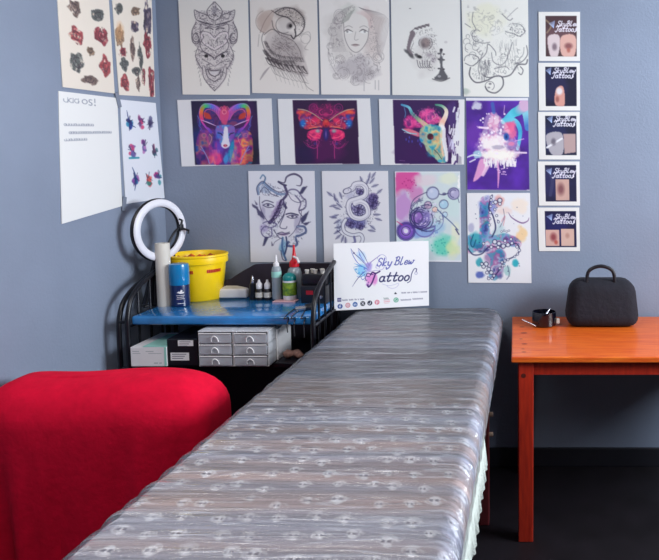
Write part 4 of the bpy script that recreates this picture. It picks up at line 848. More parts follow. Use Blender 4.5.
GP = 'art prints pinned on the back wall'
def P4(*pts): return [onY(x, y, 0) for x, y in pts]
Q = [
 ('pencil_drawing', art_totem, [(178.5, -2), (248, -2), (250, 95), (183, 94.5)], 'pencil print of a stacked mask and animal-head totem, leftmost in the top row'),
 ('pencil_drawing', art_owl, [(250, -2), (317, -2), (319, 94.5), (252.5, 93)], 'grey pencil print of an owl with dark wing feathers'),
 ('pencil_drawing', art_woman, [(319, -2), (389, -2), (390, 95), (321.5, 94.5)], 'faint pencil print of a woman with loose hair and flowers'),
 ('pencil_drawing', art_skull, [(391, -2), (460, -2), (460.5, 96), (392.5, 95)], 'pale print of a broken skull with a dark chess-like figure'),
 ('pencil_drawing', art_tangle, [(461.5, -2), (528, -2), (529, 97), (464, 96.5)], 'line drawing of tangled curling tentacles and flowers, rightmost in the top row'),
 ('art_print', art_ram, [(177.5, 100), (271.5, 98.5), (274.5, 164.5), (182, 166.5)], 'print of a neon rainbow ram head with curled horns on dark blue'),
 ('art_print', art_moth, [(278, 99), (370, 98.5), (373.5, 164), (281, 165)], 'print of a glowing red and blue moth on dark purple'),
 ('art_print', art_deer, [(379, 99), (464.5, 99.5), (464, 164.5), (381, 165)], 'print of a colourful horned animal skull with white splatter on purple'),
 ('art_print', art_splash, [(466, 98), (528, 98), (529.5, 190.5), (467.5, 190)], 'purple portrait-format print of a white and pink splattered skull with a blue eye'),
 ('ink_print', art_faces, [(248.5, 171), (314.5, 171), (316.5, 262), (251, 262)], 'blue ink print of two half faces entwined with snakes'),
 ('ink_print', art_snake, [(322, 171), (388, 171), (390, 262), (324.5, 262)], 'blue ink print of a coiled snake among peonies, half behind the shop sign'),
 ('watercolour_print', art_planets, [(395, 171.5), (460, 171.5), (461.5, 262), (397, 261)], 'watercolour print of bubbles and rings in pink, violet and green'),
 ('watercolour_print', art_tentacle, [(467, 193), (530, 193), (531.5, 283), (468.5, 282.5)], 'watercolour print of white-spotted tentacles, the lowest sheet on the back wall'),
]
CROPS = [(180, 0, 5.83), (250, 0, 5.83), (318, 0, 5.84), (388, 0, 5.84), (460, 0, 5.71), (190, 95, 7.67), (290, 95, 7.67), (390, 95, 7.67), (463, 95, 5.77), (246, 168, 5.83), (320, 168, 5.83), (392, 168, 5.83), (463, 190, 5.83)]
o_ = CROPS.pop(); CROPS.insert(9, (246, 168, 5.83)); CROPS[10:13] = [(320, 168, 5.83), (392, 168, 5.83), o_]
for (nm, fn, cr, lb), (ox_, oy_, k_) in zip(Q, CROPS):
    CUR = (cr, ox_, oy_, k_); A_ = fn(); CUR = None
    sheet(nm, A_, P4(*cr), M['print'], lb, 'picture', GP)
yy = [(12, 61), (63, 110.5), (112, 159.5), (161.5, 205.5), (207.5, 251)]
lbs = ['photo print with brownish background and two tattooed arms, top of the right-hand column', 'photo print of one tattooed forearm on navy, second from the top of the column', 'photo print of a grey sleeve beside a bare arm, middle of the right-hand column',
       'photo print of one pale tattooed arm on navy, fourth down in the column', 'photo print of two arms side by side on navy, lowest of the right-hand column']
for k, (a, b) in enumerate(yy):
    sheet('photo_print', art_photo(k), P4((538.5-.2*k, a), (580-.2*k, a), (580, b), (539, b)), M['print'], lbs[k], 'picture', 'tattoo photo prints in a column')
def PL(*pts): return [onX(x, y, XL) for x, y in pts]
NX = Vector((1, 0, 0))
sheet('flash_sheet', art_flash_old(0), PL((111.5, -2), (151, 0), (154.5, 97), (118.5, 95)), M['print'], 'cream sheet of red and grey tattoo designs on the left wall, nearest the corner', 'picture', 'sheets on the left wall', nrm=NX)
sheet('flash_sheet', art_flash_old(1), PL((56, -14), (108, -2), (114, 93.5), (62, 87)), M['print'], 'cream sheet of red tattoo designs farther from the corner, above the white handwritten sheet', 'picture', 'sheets on the left wall', nrm=NX)
sheet('flash_sheet', art_flash_new(), PL((119.5, 99.5), (155, 103), (164, 198), (125, 204)), M['print'], 'white sheet with nine small colourful tattoo designs above the ring light', 'picture', 'sheets on the left wall', nrm=NX)
sheet('handwritten_sheet', art_note(), PL((58, 91), (116.5, 98), (121.5, 206), (61, 224)), M['print'], 'large white sheet with faint handwriting on the left wall', 'paper', 'sheets on the left wall', nrm=NX)
for k, (x, y) in enumerate(((117, 100), (123, 204))):
    p = onX(x, y, XL); t = obj('tape_strip', box(0.004, .006, -.012, .012, -.03, .03), M['tape'], loc=p); t.rotation_euler = (R(18 if k == 0 else -14), 0, 0)
    tag(t, ['strip of grey tape at the top corner of the handwritten sheet', 'strip of grey tape at the bottom corner of the handwritten sheet'][k], 'tape')

# ------------------------------------------------------------------ massage bed
BZ = .765; BX0, BX1, BY0, BY1 = -.730, -.078, -2.12, -.075
bed = thing('massage_bed', 'padded tattoo bed covered in skull-print cloth and wrapped in clear plastic film', 'bed', ((BX0+BX1)/2, (BY0+BY1)/2, 0))
bed.rotation_euler.z = R(-1.3)
hw = (BX1-BX0)/2; hl = (BY1-BY0)/2; TH = .095
def bed_art():
    # u across the cloth including both side drops, v along the bed from the head end
    A = Art(250, 640, (-.45, 0, .45, 2*hl), (.46, .44, .47))
    n1 = A.noise(.25, 301); stripes = np.zeros_like(A.U)
    r = np.random.RandomState(5); k = r.rand(300); v = A.V/(2*hl)*298; vi = v.astype(int); f = v-vi
    stripes = k[vi]*(1-f)+k[vi+1]*f
    k2 = r.rand(60); v = A.V/(2*hl)*58; vi = v.astype(int); f = v-vi; wide = k2[vi]*(1-f)+k2[vi+1]*f
    base = np.ones_like(A.a)*np.array([.43, .42, .46])
    brown = np.array([.52, .43, .40]); blue = np.array([.42, .46, .54]); dark = np.array([.30, .26, .30])
    t = np.clip((wide-.45)*2+(n1-.5), 0, 1)[..., None]; base = base*(1-t*.7)+brown*t*.7
    t = np.clip((.4-wide)*2.4, 0, 1)[..., None]; base = base*(1-t*.7)+blue*t*.7
    base *= (.86+.26*stripes[..., None])
    A.a = base*1.42
    def band(v0, v1, c, a): 
        m = np.clip(np.minimum((A.V-v0)/.02, (v1-A.V)/.02)+.3*(n1-.5), 0, 1); A.mix(m, np.array(c), a)
    band(.0, .16, (.44, .42, .47), .7); band(.16, .40, (.50, .47, .49), .6)
    band(.66, .80, (.33, .27, .28), .75); band(.80, 1.0, (.43, .46, .52), .7); band(1.0, 1.2, (.54, .47, .44), .75)
    for v0 in (.22, .46, .66, 1.22):
        A.line([(-.45, v0+.01), (-.1, v0), (.2, v0+.012), (.45, v0-.004)], .008, (44, 38, 52), .75)
    # small white skulls printed in staggered rows on the near half
    rr = random.Random(12); v0 = 1.19; row = 0
    while v0 < 2*hl-.02:
        for i in range(-8, 9):
            x = i*.062+(.031 if row % 2 else 0)+rr.uniform(-.015, .015); y = v0+rr.uniform(-.015, .015)
            if abs(x) > .43: continue
            s = rr.uniform(.85, 1.3); w = (232, 234, 244); al = rr.uniform(.65, 1)
            g = rr.uniform(0, 360); A.blob(x, y, .0105*s, .0125*s, w, al, .25); A.blob(x+.004*s, y+.012*s, .007*s, .006*s, w, al, .3)
            for sx in (-1, 1): A.blob(x+sx*.0045*s, y+.002, .0036*s, .0046*s, (84, 78, 96), .95*al, .3)
            A.ring(x, y, .0135*s, .004, w, al*.8, g, g+130)
            A.line([(x+.013, y-.004), (x+.021, y+.002)], .004, w, al*.7, smooth=False)
        v0 += .058; row += 1
    # beige foam edge at the head end of the right side, light hem near the foot
    m = ((A.U > .405) & (A.V > .2) & (A.V < .62)).astype(float); A.mix(m, np.array([.70, .60, .48]), .85)
    return A
BA = bed_art()
def bedgrid(name, art, m, inset, lift, wrinkle, nx, ny, drop=TH, seed=1, parent=bed):
    """cloth over a rounded slab; the head-end and foot-end fall over too"""
    rs = np.random.RandomState(seed)
    gx = np.linspace(-.45, .45, nx); gy = np.linspace(0, 2*hl, ny)
    a = hw+inset; L = hl+inset; rc = .045
    V = []
    ph = rs.rand(12)*6.28; fr = rs.uniform(20, 120, 12)
    for y in gy:
        for x in gx:
            ys = y-hl                                    # 0 at head end (world +y)
            # corner rounding in plan
            ax = a; ey = L-abs(ys); cr = .10
            if ey < cr: ax = a-cr+math.sqrt(max(cr*cr-(cr-ey)**2, 0))
            s = abs(x); flat = ax-rc; arc = rc*math.pi/2
            if s <= flat: X, Z = s, 0
            elif s <= flat+arc: t = (s-flat)/rc; X, Z = flat+rc*math.sin(t), -rc*(1-math.cos(t))
            else: X, Z = ax, -rc-min(s-flat-arc, drop-rc)
            if ey < .03: Z -= (.03-ey)*(.03-ey)*25
            w = 0
            if wrinkle:
                for k in range(12): w += math.sin(fr[k]*y+ph[k]+x*6*math.sin(ph[k]*3)+1.5*math.sin(x*7+ph[k]))
                w = wrinkle*w/6*(1+.6*math.sin(9*y+3*x))
                if s > flat: 
                    X += w*.8
            V.append((math.copysign(X, x), -(ys if abs(ys) < L else math.copysign(L, ys)), BZ+lift+Z+w))
    V = np.array(V); idx = np.arange(nx*ny).reshape(ny, nx)
    f = np.stack([idx[:-1, :-1], idx[1:, :-1], idx[1:, 1:], idx[:-1, 1:]], -1).reshape(-1, 4)
    # end flaps
    def flap(row, sgn):
        nonlocal V, f
        n0 = len(V); b = V[row].copy(); lo = b.copy(); lo[:, 2] = np.minimum(lo[:, 2], BZ-drop); lo[:, 1] += sgn*.004
        V = np.concatenate([V, lo]); q = np.arange(nx-1)
        ff = np.stack([row[:-1], row[1:], n0+q+1, n0+q], -1); f = np.concatenate([f, ff if sgn > 0 else ff[:, ::-1]])
    nV0 = nx*ny; flap(idx[0], 1); flap(idx[-1], -1)
    me = bpy.data.meshes.new(name); me.vertices.add(len(V)); me.vertices.foreach_set('co', V.ravel())
    me.loops.add(f.size); me.loops.foreach_set('vertex_index', f.ravel().astype(np.int32)); me.polygons.add(len(f)); me.polygons.foreach_set('loop_start', (np.arange(len(f))*4).astype(np.int32))
    me.update(calc_edges=True); me.polygons.foreach_set('use_smooth', [True]*len(f))
    if art is not None:
        col = np.clip(art.a.reshape(-1, 3), 0, 1); col = np.where(col <= .04045, col/12.92, ((col+.055)/1.055)**2.4)
        col = np.concatenate([col, col[:nx], col[-nx:]]); col = np.concatenate([col, np.ones((len(col), 1))], 1)
        at = me.color_attributes.new('ink', 'FLOAT_COLOR', 'POINT'); at.data.foreach_set('color', col.ravel().astype(np.float32))
    me.materials.append(m); o = bpy.data.objects.new(name, me); C.objects.link(o); o.parent = parent
    return o
cv = bedgrid('cloth_cover', BA, M['cover'], 0, 0, .0012, 250, 640, seed=2)
cv['label'] = 'grey brown cloth printed with rows of small white skulls'
fl = bedgrid('plastic_film', None, M['film'], .004, .006, .0022, 120, 900, drop=TH-.01, seed=6)
fl['label'] = 'clear plastic film in fine creases across the bed'
obj('mattress', box(-hw+.012, hw-.012, -hl+.012, hl-.012, BZ-TH+.004, BZ-.012, bev=.02, seg=3), M['blackp'], bed, True)
obj('bed_frame', box(-hw+.03, hw-.03, -hl+.03, hl-.03, BZ-TH-.05, BZ-TH+.003, bev=.005), M['blackp'], bed)
# lace hem showing under the film on the right side
bm = bmesh.new(); n = 120; top = []; bot = []
for i in range(n+1):
    y = -hl+.02+i*(.80/n); w = .010*math.sin(i*.9)+.004*math.sin(i*2.3)
    top.append(bm.verts.new((hw-.002, y, BZ-TH+.03))); bot.append(bm.verts.new((hw+.004+w*.5, y, BZ-TH-.05-.014*abs(math.sin(i*.28))+w*.4)))
for i in range(n): bm.faces.new((top[i], top[i+1], bot[i+1], bot[i]))
o = obj('lace_hem', bm, M['lace'], bed, True); sd = o.modifiers.new('thick', 'SOLIDIFY'); sd.thickness = .003
for sx in (-1, 1):
    for sy in (-1, 1):
        lx, ly = sx*(hw-.055), sy*(hl-.42)
        l = obj('leg', box(lx-.019, lx+.019, ly-.019, ly+.019, 0, BZ-TH-.05, bev=.004), M['bedwood'], bed)
        for zk in (.36, .44): obj('knob', tube([(lx+sx*.019, ly, zk), (lx+sx*.034, ly, zk)], .009), M['beige'], l, True)
        obj('brace', tube([(lx, ly, .25), (lx, ly-sy*.35, BZ-TH-.055)], .009), M['black'], bed, True)

# ------------------------------------------------------------------ the shop sign on the bed
sgA = art_sign()
bl = onY(334.5, 316.5, -.19); br = onY(429, 308.5, -.085)
bl.z = br.z = BZ+.012
up = Vector((.0, .012, .288)); wv = br-bl
cor = [bl+up, br+up, br, bl]
sg = sheet('shop_sign', sgA, cor, M['sign'], 'white rectangular Sky Blew Tattoos sign standing on the head end of the bed', 'sign', nrm=wv.cross(up).normalized()*1, off=.0, thick=.006)

# ------------------------------------------------------------------ trolley
TX0, TX1, TYF, TYB = -1.462, -.775, -.485, -.115; TZ = .82
tr = thing('equipment_trolley', 'black metal trolley with a shiny blue wrapped top and hooped ends', 'trolley', ((TX0+TX1)/2, (TYF+TYB)/2, 0))
cx, cy = tr.location.x, tr.location.y; tw = (TX1-TX0)/2; td = (TYB-TYF)/2
obj('tabletop', box(-tw-.012, tw-.008, -td, td, TZ-.034, TZ, bev=.008, seg=3), M['bluetop'], tr, True)['label'] = 'glossy blue plastic-wrapped top'
obj('shelf', box(-tw+.008, tw-.008, -td+.01, td-.01, .615, .635, bev=.003), M['black'], tr)
obj('shelf', box(-tw+.008, tw-.008, -td+.01, td-.01, .20, .22, bev=.003), M['black'], tr)
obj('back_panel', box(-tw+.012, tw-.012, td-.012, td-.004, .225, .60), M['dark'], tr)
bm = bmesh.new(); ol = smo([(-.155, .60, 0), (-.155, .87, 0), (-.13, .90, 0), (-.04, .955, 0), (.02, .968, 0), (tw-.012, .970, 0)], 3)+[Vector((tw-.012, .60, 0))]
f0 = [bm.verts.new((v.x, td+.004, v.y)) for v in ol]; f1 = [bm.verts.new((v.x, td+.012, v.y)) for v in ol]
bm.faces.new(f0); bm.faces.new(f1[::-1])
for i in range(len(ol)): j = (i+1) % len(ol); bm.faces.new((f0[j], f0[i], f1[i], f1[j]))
obj('shadow_panel', bm, M['dark'], tr)['label'] = 'dark panel standing in for the shadow behind the bottles'  # dark sheet shaped as the soft shadow on the wall behind the bottles
def hoop(x, zt, y1=td-.02, yf=-td-.008):
    P = [(x, yf, 0), (x, yf, .3), (x, yf, .6), (x, yf, zt-.16), (x, yf+.004, zt-.10), (x, yf+.03, zt-.04), (x, yf+.085, zt), (x, yf+.17, zt+.03), (x, y1-.03, zt+.07), (x, y1, zt+.09), (x, y1, zt-.05), (x, y1, .4), (x, y1, 0)]
    return smo(P, 4)
for x, z in ((-tw-.022, .92), (-tw-.056, .90), (tw+.002, .92)):
    h = obj('side_hoop', tube(hoop(x, z), .0095), M['black'], tr, True)
for x in (-tw-.022, tw+.002):
    bm = bmesh.new()
    for j in range(3):
        y = -td+.07+j*.085; tube([(x, y, .62), (x, y+.0, .915+.028*(j+.3))], .005, bm, 8)
    tube([(x, -td, .78), (x, td-.02, .78)], .006, bm, 8); tube([(x, -td, .60), (x, td-.02, .60)], .008, bm, 8)
    obj('side_bars', bm, M['black'], tr, True)
obj('hoop_link', tube([(-tw-.056, -td-.008, .80), (-tw-.022, -td-.008, .80)], .006), M['black'], tr, True)
obj('hoop_link', tube([(-tw-.056, -td-.008, .62), (-tw-.022, -td-.008, .62)], .006), M['black'], tr, True)

def base(px, py, Z=TZ, dz=0.0):
    p = onZ(px, py, Z); p.z = Z+dz; return p
# paper roll
p = base(165, 305.5)
o = obj('paper_roll', lathe([(.018, .002), (.0275, 0), (.028, .004), (.028, .256), (.0265, .26), (.012, .26), (.010, .20), (0, .2)]), M['cream'], loc=p, smooth=True); tag(o, 'tall white paper roll standing in front of the ring light', 'paper roll')
# blue can
p = base(180.5, 305.5)
t = thing('spray_can', 'blue and navy spray can with white emblem between paper roll and yellow bucket', 'can', p)
obj('can_body', lathe([(0, 0), (.034, 0), (.0375, .004), (.0375, .088), (.037, .09)]), M['navycan'], t, True)
obj('lid', lathe([(.037, .0885), (.0385, .092), (.0385, .16), (.036, .174), (.028, .176), (0, .176)]), M['bluecap'], t, True)
bm = bmesh.new()
def onCyl(bm, r, pts):
    vs = [bm.verts.new((r*math.sin(u/r), -r*math.cos(u/r), z)) for u, z in pts]; bm.faces.new(vs)
bird = [(-.014, .060), (-.006, .066), (-.002, .063), (.002, .072), (.008, .068), (.006, .063), (.015, .061), (.010, .056), (.002, .055), (-.004, .056)]
onCyl(bm, .0382, bird)
for z0, a in ((.047, .016), (.040, .013), (.033, .015), (.014, .012)):
    for k in range(6): onCyl(bm, .0382, [(-a+2*a*k/6, z0), (-a+2*a*(k+.8)/6, z0), (-a+2*a*(k+.8)/6, z0+.0022), (-a+2*a*k/6, z0+.0022)])
bmesh.ops.rotate(bm, verts=bm.verts, cent=(0, 0, 0), matrix=Matrix.Rotation(R(30), 3, 'Z'))
obj('emblem', bm, M['white'], t)['label'] = 'white bird-like emblem and small print'
# yellow bucket
p = base(200, 298)
t = thing('plastic_bucket', 'round yellow plastic bucket with red lettering strips and a thick rim', 'bucket', p)
obj('bucket_body', lathe([(0, 0), (.088, 0), (.092, .004), (.110, .158), (.118, .160), (.119, .166), (.119, .176), (.118, .186), (.121, .190), (.1205, .196), (.116, .198), (.112, .194), (.107, .168), (.092, .06), (.09, .012), (0, .012)], 48), M['yellow'], t, True)
bm = lathe([(0, .160), (.05, .166), (.104, .162)], 24)
for k in range(14):
    a = k*2.4; rr = .02+.075*((k*37) % 10)/10; bmesh.ops.create_icosphere(bm, subdivisions=1, radius=.018, matrix=Matrix.Translation((rr*math.cos(a), rr*math.sin(a), .172)))
obj('contents', bm, M['contents'], t, True)['label'] = 'orange red scraps filling the bucket'
for a0, a1 in ((-18, 14), (42, 78)):
    bm = bmesh.new()
    for j in range(9):
        if j % 3 == 2 and False: continue
        b0 = a0+(a1-a0)*j/9; b1 = b0+(a1-a0)/9*.86
        rr = .1125-.0019*1
        for z0, z1 in ((.122, .136),):
            q = [(R(b0), z0), (R(b1), z0), (R(b1), z1), (R(b0), z1)]
            bm.faces.new([bm.verts.new(((.0923+(z-.004)*.1145+.0012)*math.sin(a), -(.0923+(z-.004)*.1145+.0012)*math.cos(a), z)) for a, z in q])
    obj('lettering_strip', bm, M['label_red'], t)['label'] = 'red lettering strip on the bucket'
# white tissue block
p = base(235, 296.5)
t = thing('tissue_pack', 'flat white pack of tissues with a kinked top beside the yellow bucket', 'tissues', p, R(3))
obj('pack_body', box(-.066, .066, -.045, .045, 0, .042, bev=.008, seg=3), M['white'], t, True)
bm = bmesh.new(); vs = [bm.verts.new(c) for c in ((-.05, -.03, .0425), (.062, -.035, .0425), (.062, .038, .0425), (-.045, .036, .0425), (-.018, -.0, .058))]
for a, b in ((0, 1), (1, 2), (2, 3), (3, 0)): bm.faces.new((vs[a], vs[b], vs[4]))
obj('top_sheet', bm, M['cream'], t)
# pen-like ink bottle and dropper bottles
p = base(253.2, 299.5)
t = thing('ink_bottle', 'slim black ink bottle with pointed silver cap right of the tissues', 'bottle', p)
obj('bottle_body', lathe([(0, 0), (.0125, 0), (.013, .003), (.013, .068), (.006, .074), (.0, .074)]), M['blackp'], t, True)
obj('cap', lathe([(.0075, .072), (.0085, .074), (.004, .098), (.0015, .104), (0, .104)]), M['steel'], t, True)
def dropper(px, lb):
    p = base(px, 299.8)
    t = thing('dropper_bottle', lb, 'bottle', p, 0, 'small dark dropper bottles')
    obj('bottle_body', lathe([(0, 0), (.0145, 0), (.0155, .003), (.0155, .045), (.010, .052), (0, .052)]), M['blackp'], t, True)
    obj('cap', lathe([(.0115, .048), (.0125, .05), (.0125, .07), (.006, .078), (.004, .088), (0, .089)]), M['white'], t, True)
    obj('label_band', lathe([(.0158, .012), (.0160, .014), (.0160, .032), (.0158, .034)]), M['cream'], t, True)
    return t
d0 = dropper(259.6, 'small dark dropper bottle with white cap, beside the slim black one')
dup(d0, base(267.8, 299.8), 'small dark dropper bottle with white cap, beside the clear bottle')
# black padded case behind them
p = base(266, 296.0, TZ, .0006); p.y += .012
o = obj('carry_case', box(-.05, .045, -.02, .025, 0, .098, bev=.014, seg=3), M['blackp'], loc=p, smooth=True); tag(o, 'rounded black case standing behind the dropper bottles', 'case')
# tray with bottles
p = base(286.5, 301.5)
t = thing('small_tray', 'thin pinkish tray under the clear and green-labelled bottles', 'tray', p)
tp = p
obj('tray_plate', box(-.052, .046, -.026, .026, 0, .005, bev=.002), mat('pink_tray', rgb(205, 160, 165), .5, noise=.05), t)
p = base(277.3, 300.0); p.z += .0052
t = thing('squeeze_bottle', 'tall clear squeeze bottle with narrow white nozzle', 'bottle', p)
obj('bottle_body', lathe([(0, 0), (.0185, 0), (.020, .004), (.020, .125), (.017, .138), (.010, .144), (0, .144)]), M['clear'], t, True)
obj('nozzle', lathe([(.012, .142), (.012, .155), (.006, .16), (.0035, .19), (0, .191)]), M['white'], t, True)
obj('liquid', lathe([(0, .003), (.0185, .004), (.0185, .085), (0, .085)]), mat('pale_liquid', rgb(170, 190, 200), .1, trans=.6), t, True)
obj('label_band', lathe([(.0203, .095), (.0205, .097), (.0205, .118), (.0203, .12)]), M['tealp'], t, True)
p = base(290.8, 300.3); p.z += .0052; p.y += .006
t = thing('wash_bottle', 'clear bottle with tall red pump nozzle behind the green-labelled bottle', 'bottle', p + Vector((0, .052, -.0052)))
obj('bottle_body', lathe([(0, 0), (.029, 0), (.031, .004), (.031, .11), (.026, .128), (.014, .14), (0, .14)]), M['clear'], t, True)
obj('nozzle', lathe([(.017, .136), (.021, .138), (.021, .158), (.014, .166), (.010, .172), (.006, .205), (.004, .232), (0, .234)]), M['red'], t, True)
bm = tube([(0, -.008, .182), (.02, -.02, .176), (.03, -.03, .158)], .005); obj('spout', bm, M['white'], t, True)
t = thing('label_bottle', 'short bottle with teal shoulder and green patterned label', 'bottle', p + Vector((-.001, -.012, 0)))
obj('bottle_body', lathe([(0, 0), (.026, 0), (.028, .004), (.028, .088)]), M['white'], t, True)
obj('shoulder', lathe([(.0282, .084), (.0285, .088), (.027, .100), (.018, .112), (.006, .116), (0, .116)]), M['teal'], t, True)
obj('label_band', lathe([(.0283, .02), (.0286, .022), (.0286, .074), (.0283, .076)]), M['green'], t, True)
# power supplies, stacked ink caps
p = base(313, 303); p.x = -.835; p.y = -.20; p.z = TZ
t = thing('power_supply', 'black power supply unit with red display behind the trolley hoop', 'power supply', p, R(-6))
obj('housing', box(-.06, .05, -.05, .055, 0, .075, bev=.006), M['blackp'], t, True)
obj('display', box(-.035, -.005, -.0512, -.0495, .038, .055), mat('red_display', rgb(150, 14, 30), .4), t)
for x in (.01, .03): obj('knob', tube([(x, -.05, .03), (x, -.062, .03)], .007), M['steel'], t, True)
o = obj('ink_box', box(-.062, .04, -.035, .045, 0, .045, bev=.004), M['blackp'], loc=p+Vector((.0, .01, .0755)), smooth=True); tag(o, 'black box carrying small pale cups on top of the power supply', 'box')
ib = o
cap = obj('pigment_cup', lathe([(0, 0), (.007, 0), (.009, .014), (.0098, .0145), (.0098, .017), (.0075, .017), (.006, .008), (0, .008)], 18), M['cream'], loc=(0, 0, 0), smooth=True)
tag(cap, 'small whitish pigment cup on the black box at the right of the trolley', 'cup', 'pigment cups on the black box')
q0 = p+Vector((0, 0, .1212))
for k, (dx, dy) in enumerate(((-.045, -.012), (-.028, .012), (-.010, -.010), (.012, .014), (.022, -.014))):
    o = cap if k == 0 else cap.copy()
    if k: C.objects.link(o)
    o.location = q0+Vector((dx, dy, .0)); o.rotation_euler = (R(0), 0, k)
# machine with grip lying in front
p2 = base(303, 311)
t = thing('tattoo_machine', 'small steel and black tattoo machine lying at the right of the blue top', 'tattoo machine', p2+Vector((0, 0, .0)), R(30))
obj('grip', tube([(-.03, 0, .011), (.01, 0, .011)], .010), M['steel'], t, True)
obj('motor', tube([(.01, 0, .014), (.04, 0, .014)], .014), M['blackp'], t, True)
cabs = [('black cable drooping over the trolley front, left of three', [(300, 307), (289, 314), (284, 320)], -.006, -.515, .76), ('black cable drooping over the trolley front, middle of three', [(303, 309), (294, 315), (291, 320)], 0, -.52, .745), ('black cable drooping over the trolley front, right of three', [(307, 308), (303, 315), (301, 320)], 0, -.515, .74)]
for lb, P, dx, ye, ze in cabs:
    W = []
    for k, (x, y) in enumerate(P): w = base(x, y); w.z += .0045; W.append(w)
    e = W[-1]; W += [Vector((e.x-.002, TYF-.004, TZ-.004)), Vector((e.x-.006, TYF-.010, TZ-.03)), Vector((e.x-.004, TYF-.012, ze))]
    W[-4].z += .0 
    s0 = smo(W, 5); c0 = sum(s0, Vector())/len(s0); o = obj('power_cable', tube([v-s0[0] for v in s0], .0022, n=8), M['blackp'], loc=s0[0], smooth=True); tag(o, lb, 'cable', 'cables over the trolley edge')

# shelf items (z = .635)
SZ = .6355
p = base(149, 366.5, SZ)
t = thing('glove_box', 'white and pale green carton on the left of the trolley shelf', 'box', p+Vector((0, .11, 0)), R(0))
obj('carton', box(-.068, .068, -.11, .11, 0, .075, bev=.002), M['white'], t)
obj('green_flap', box(-.02, .0685, -.1105, .08, .0755, .0775), M['tealp'], t)['label'] = 'pale green printed top'
gp = mat('grey_print', rgb(150, 160, 165), .6)
for x0, x1, z0, z1 in ((-.06, -.035, .058, .060), (-.06, -.03, .050, .0515), (-.01, .02, .058, .060), (.0, .05, .050, .0515), (.02, .035, .012, .015), (.04, .05, .012, .015)): obj('small_print', box(x0, x1, -.1106, -.1101, z0, z1), gp, t)
obj('side_stripe', box(.060, .0685, -.1108, -.1100, .002, .074), M['tealp'], t)
p = base(183, 366, SZ)
t = thing('label_case', 'black storage case with two white labels next to the white carton', 'box', p+Vector((.003, .10, 0)))
obj('case_body', box(-.062, .056, -.10, .10, 0, .105, bev=.004), M['blackp'], t)
for x0, x1, z0, z1 in ((-.048, .022, .022, .052), (-.018, .040, .078, .100)):
    l = obj('label', box(x0, x1, -.1012, -.1002, z0, z1), M['white'], t)
    bm = bmesh.new()
    for k in range(3): B(bm, x0+.006, x1-.010-.006*k, -.1016, -.1011, z1-.007-.008*k, z1-.0045-.008*k)
    obj('print_lines', bm, mat('dark_print', rgb(90, 90, 110), .6), l)
def drawers(px, lb):
    p = base(px, 366.5, SZ)
    w, d, hgt = .0665, .095, .042
    t = thing('drawer_unit', lb, 'drawers', p+Vector((0, d, 0)), 0, 'clear three-drawer units')
    bm = box(-w, -w+.004, -d+.004, d, .0, .132); B(bm, w-.004, w, -d+.004, d, 0, .132); B(bm, -w, w, d-.004, d, 0, .132)
    B(bm, -w, w, -d, d, .132, .1375, bev=.002); B(bm, -w+.012, w-.012, -d+.015, d-.015, .1376, .139); 
    for k in range(3): B(bm, -w, w, -d+.002, d, k*.0438, k*.0438+.003)
    obj('frame', bm, M['frostc'], t)
    for k in range(3):
        z0 = k*.0438+.0045
        bm = bmesh.new(); x = w-.006
        B(bm, -x, x, -d-.004, -d-.001, z0, z0+.037, bev=.001); B(bm, -x, -x+.002, -d, d-.01, z0, z0+.03); B(bm, x-.002, x, -d, d-.01, z0, z0+.03); B(bm, -x, x, -d, d-.01, z0, z0+.002)
        dr = obj('drawer', bm, M['frost'], t)
        bm = tube(smo([(-.013, -d-.006, z0+.006), (-.011, -d-.010, z0+.020), (0, -d-.011, z0+.028), (.011, -d-.010, z0+.020), (.013, -d-.006, z0+.006)], 4), .0022, n=6)
        obj('handle', bm, M['frostw'], dr, True)
        bm = tube([(-x, -d-.005, z0+.036), (x, -d-.005, z0+.036)], .0022, n=6); obj('lip', bm, M['frostw'], dr, True)
        if k == 0:
            c = obj('drawer_contents', box(-x+.004, x-.004, -d+.004, d-.02, z0+.003, z0+.02), M['brownc'] if px > 240 else M['cream'], dr)
        elif k: obj('drawer_contents', box(-x+.01, x-.02, -d+.006, d-.03, z0+.003, z0+.016), M['white'], dr)
    return t
d1 = drawers(216.5, 'clear plastic three-drawer unit with pale contents, next to the black case')
d2 = drawers(251.5, 'clear plastic three-drawer unit with brown contents in its lowest drawer')
# wire rack and brown bits at the right of the shelf
p = base(275.5, 362, SZ)
o = obj('upright_divider', box(-.0025, .0025, -.08, .08, 0, .125, bev=.002), M['frostw'], loc=p+Vector((0, .10, 0))); tag(o, 'white plastic panel standing right of the drawer units', 'panel')
p = base(287, 360, SZ)
o = bmesh.new()
r = random.Random(3)
for k, (dx, dy, s) in enumerate(((-.012, 0, .021), (.016, .012, .019), (.034, -.004, .015))):
    bm = bmesh.new(); bmesh.ops.create_icosphere(bm, subdivisions=2, radius=s)
    for v in bm.verts: v.co *= 1+r.uniform(-.12, .12); v.co.z *= .8
    q = obj('cotton_roll', bm, M['brownc'], loc=p+Vector((dx+.008, dy+.03, s*.78)), smooth=True)
    tag(q, ['brownish crumpled wad beside the white panel on the trolley shelf', 'brownish crumpled wad, middle one at the end of the shelf', 'smallest brownish wad, nearest the end hoop of the trolley'][k], 'wad', 'crumpled wads on the shelf')

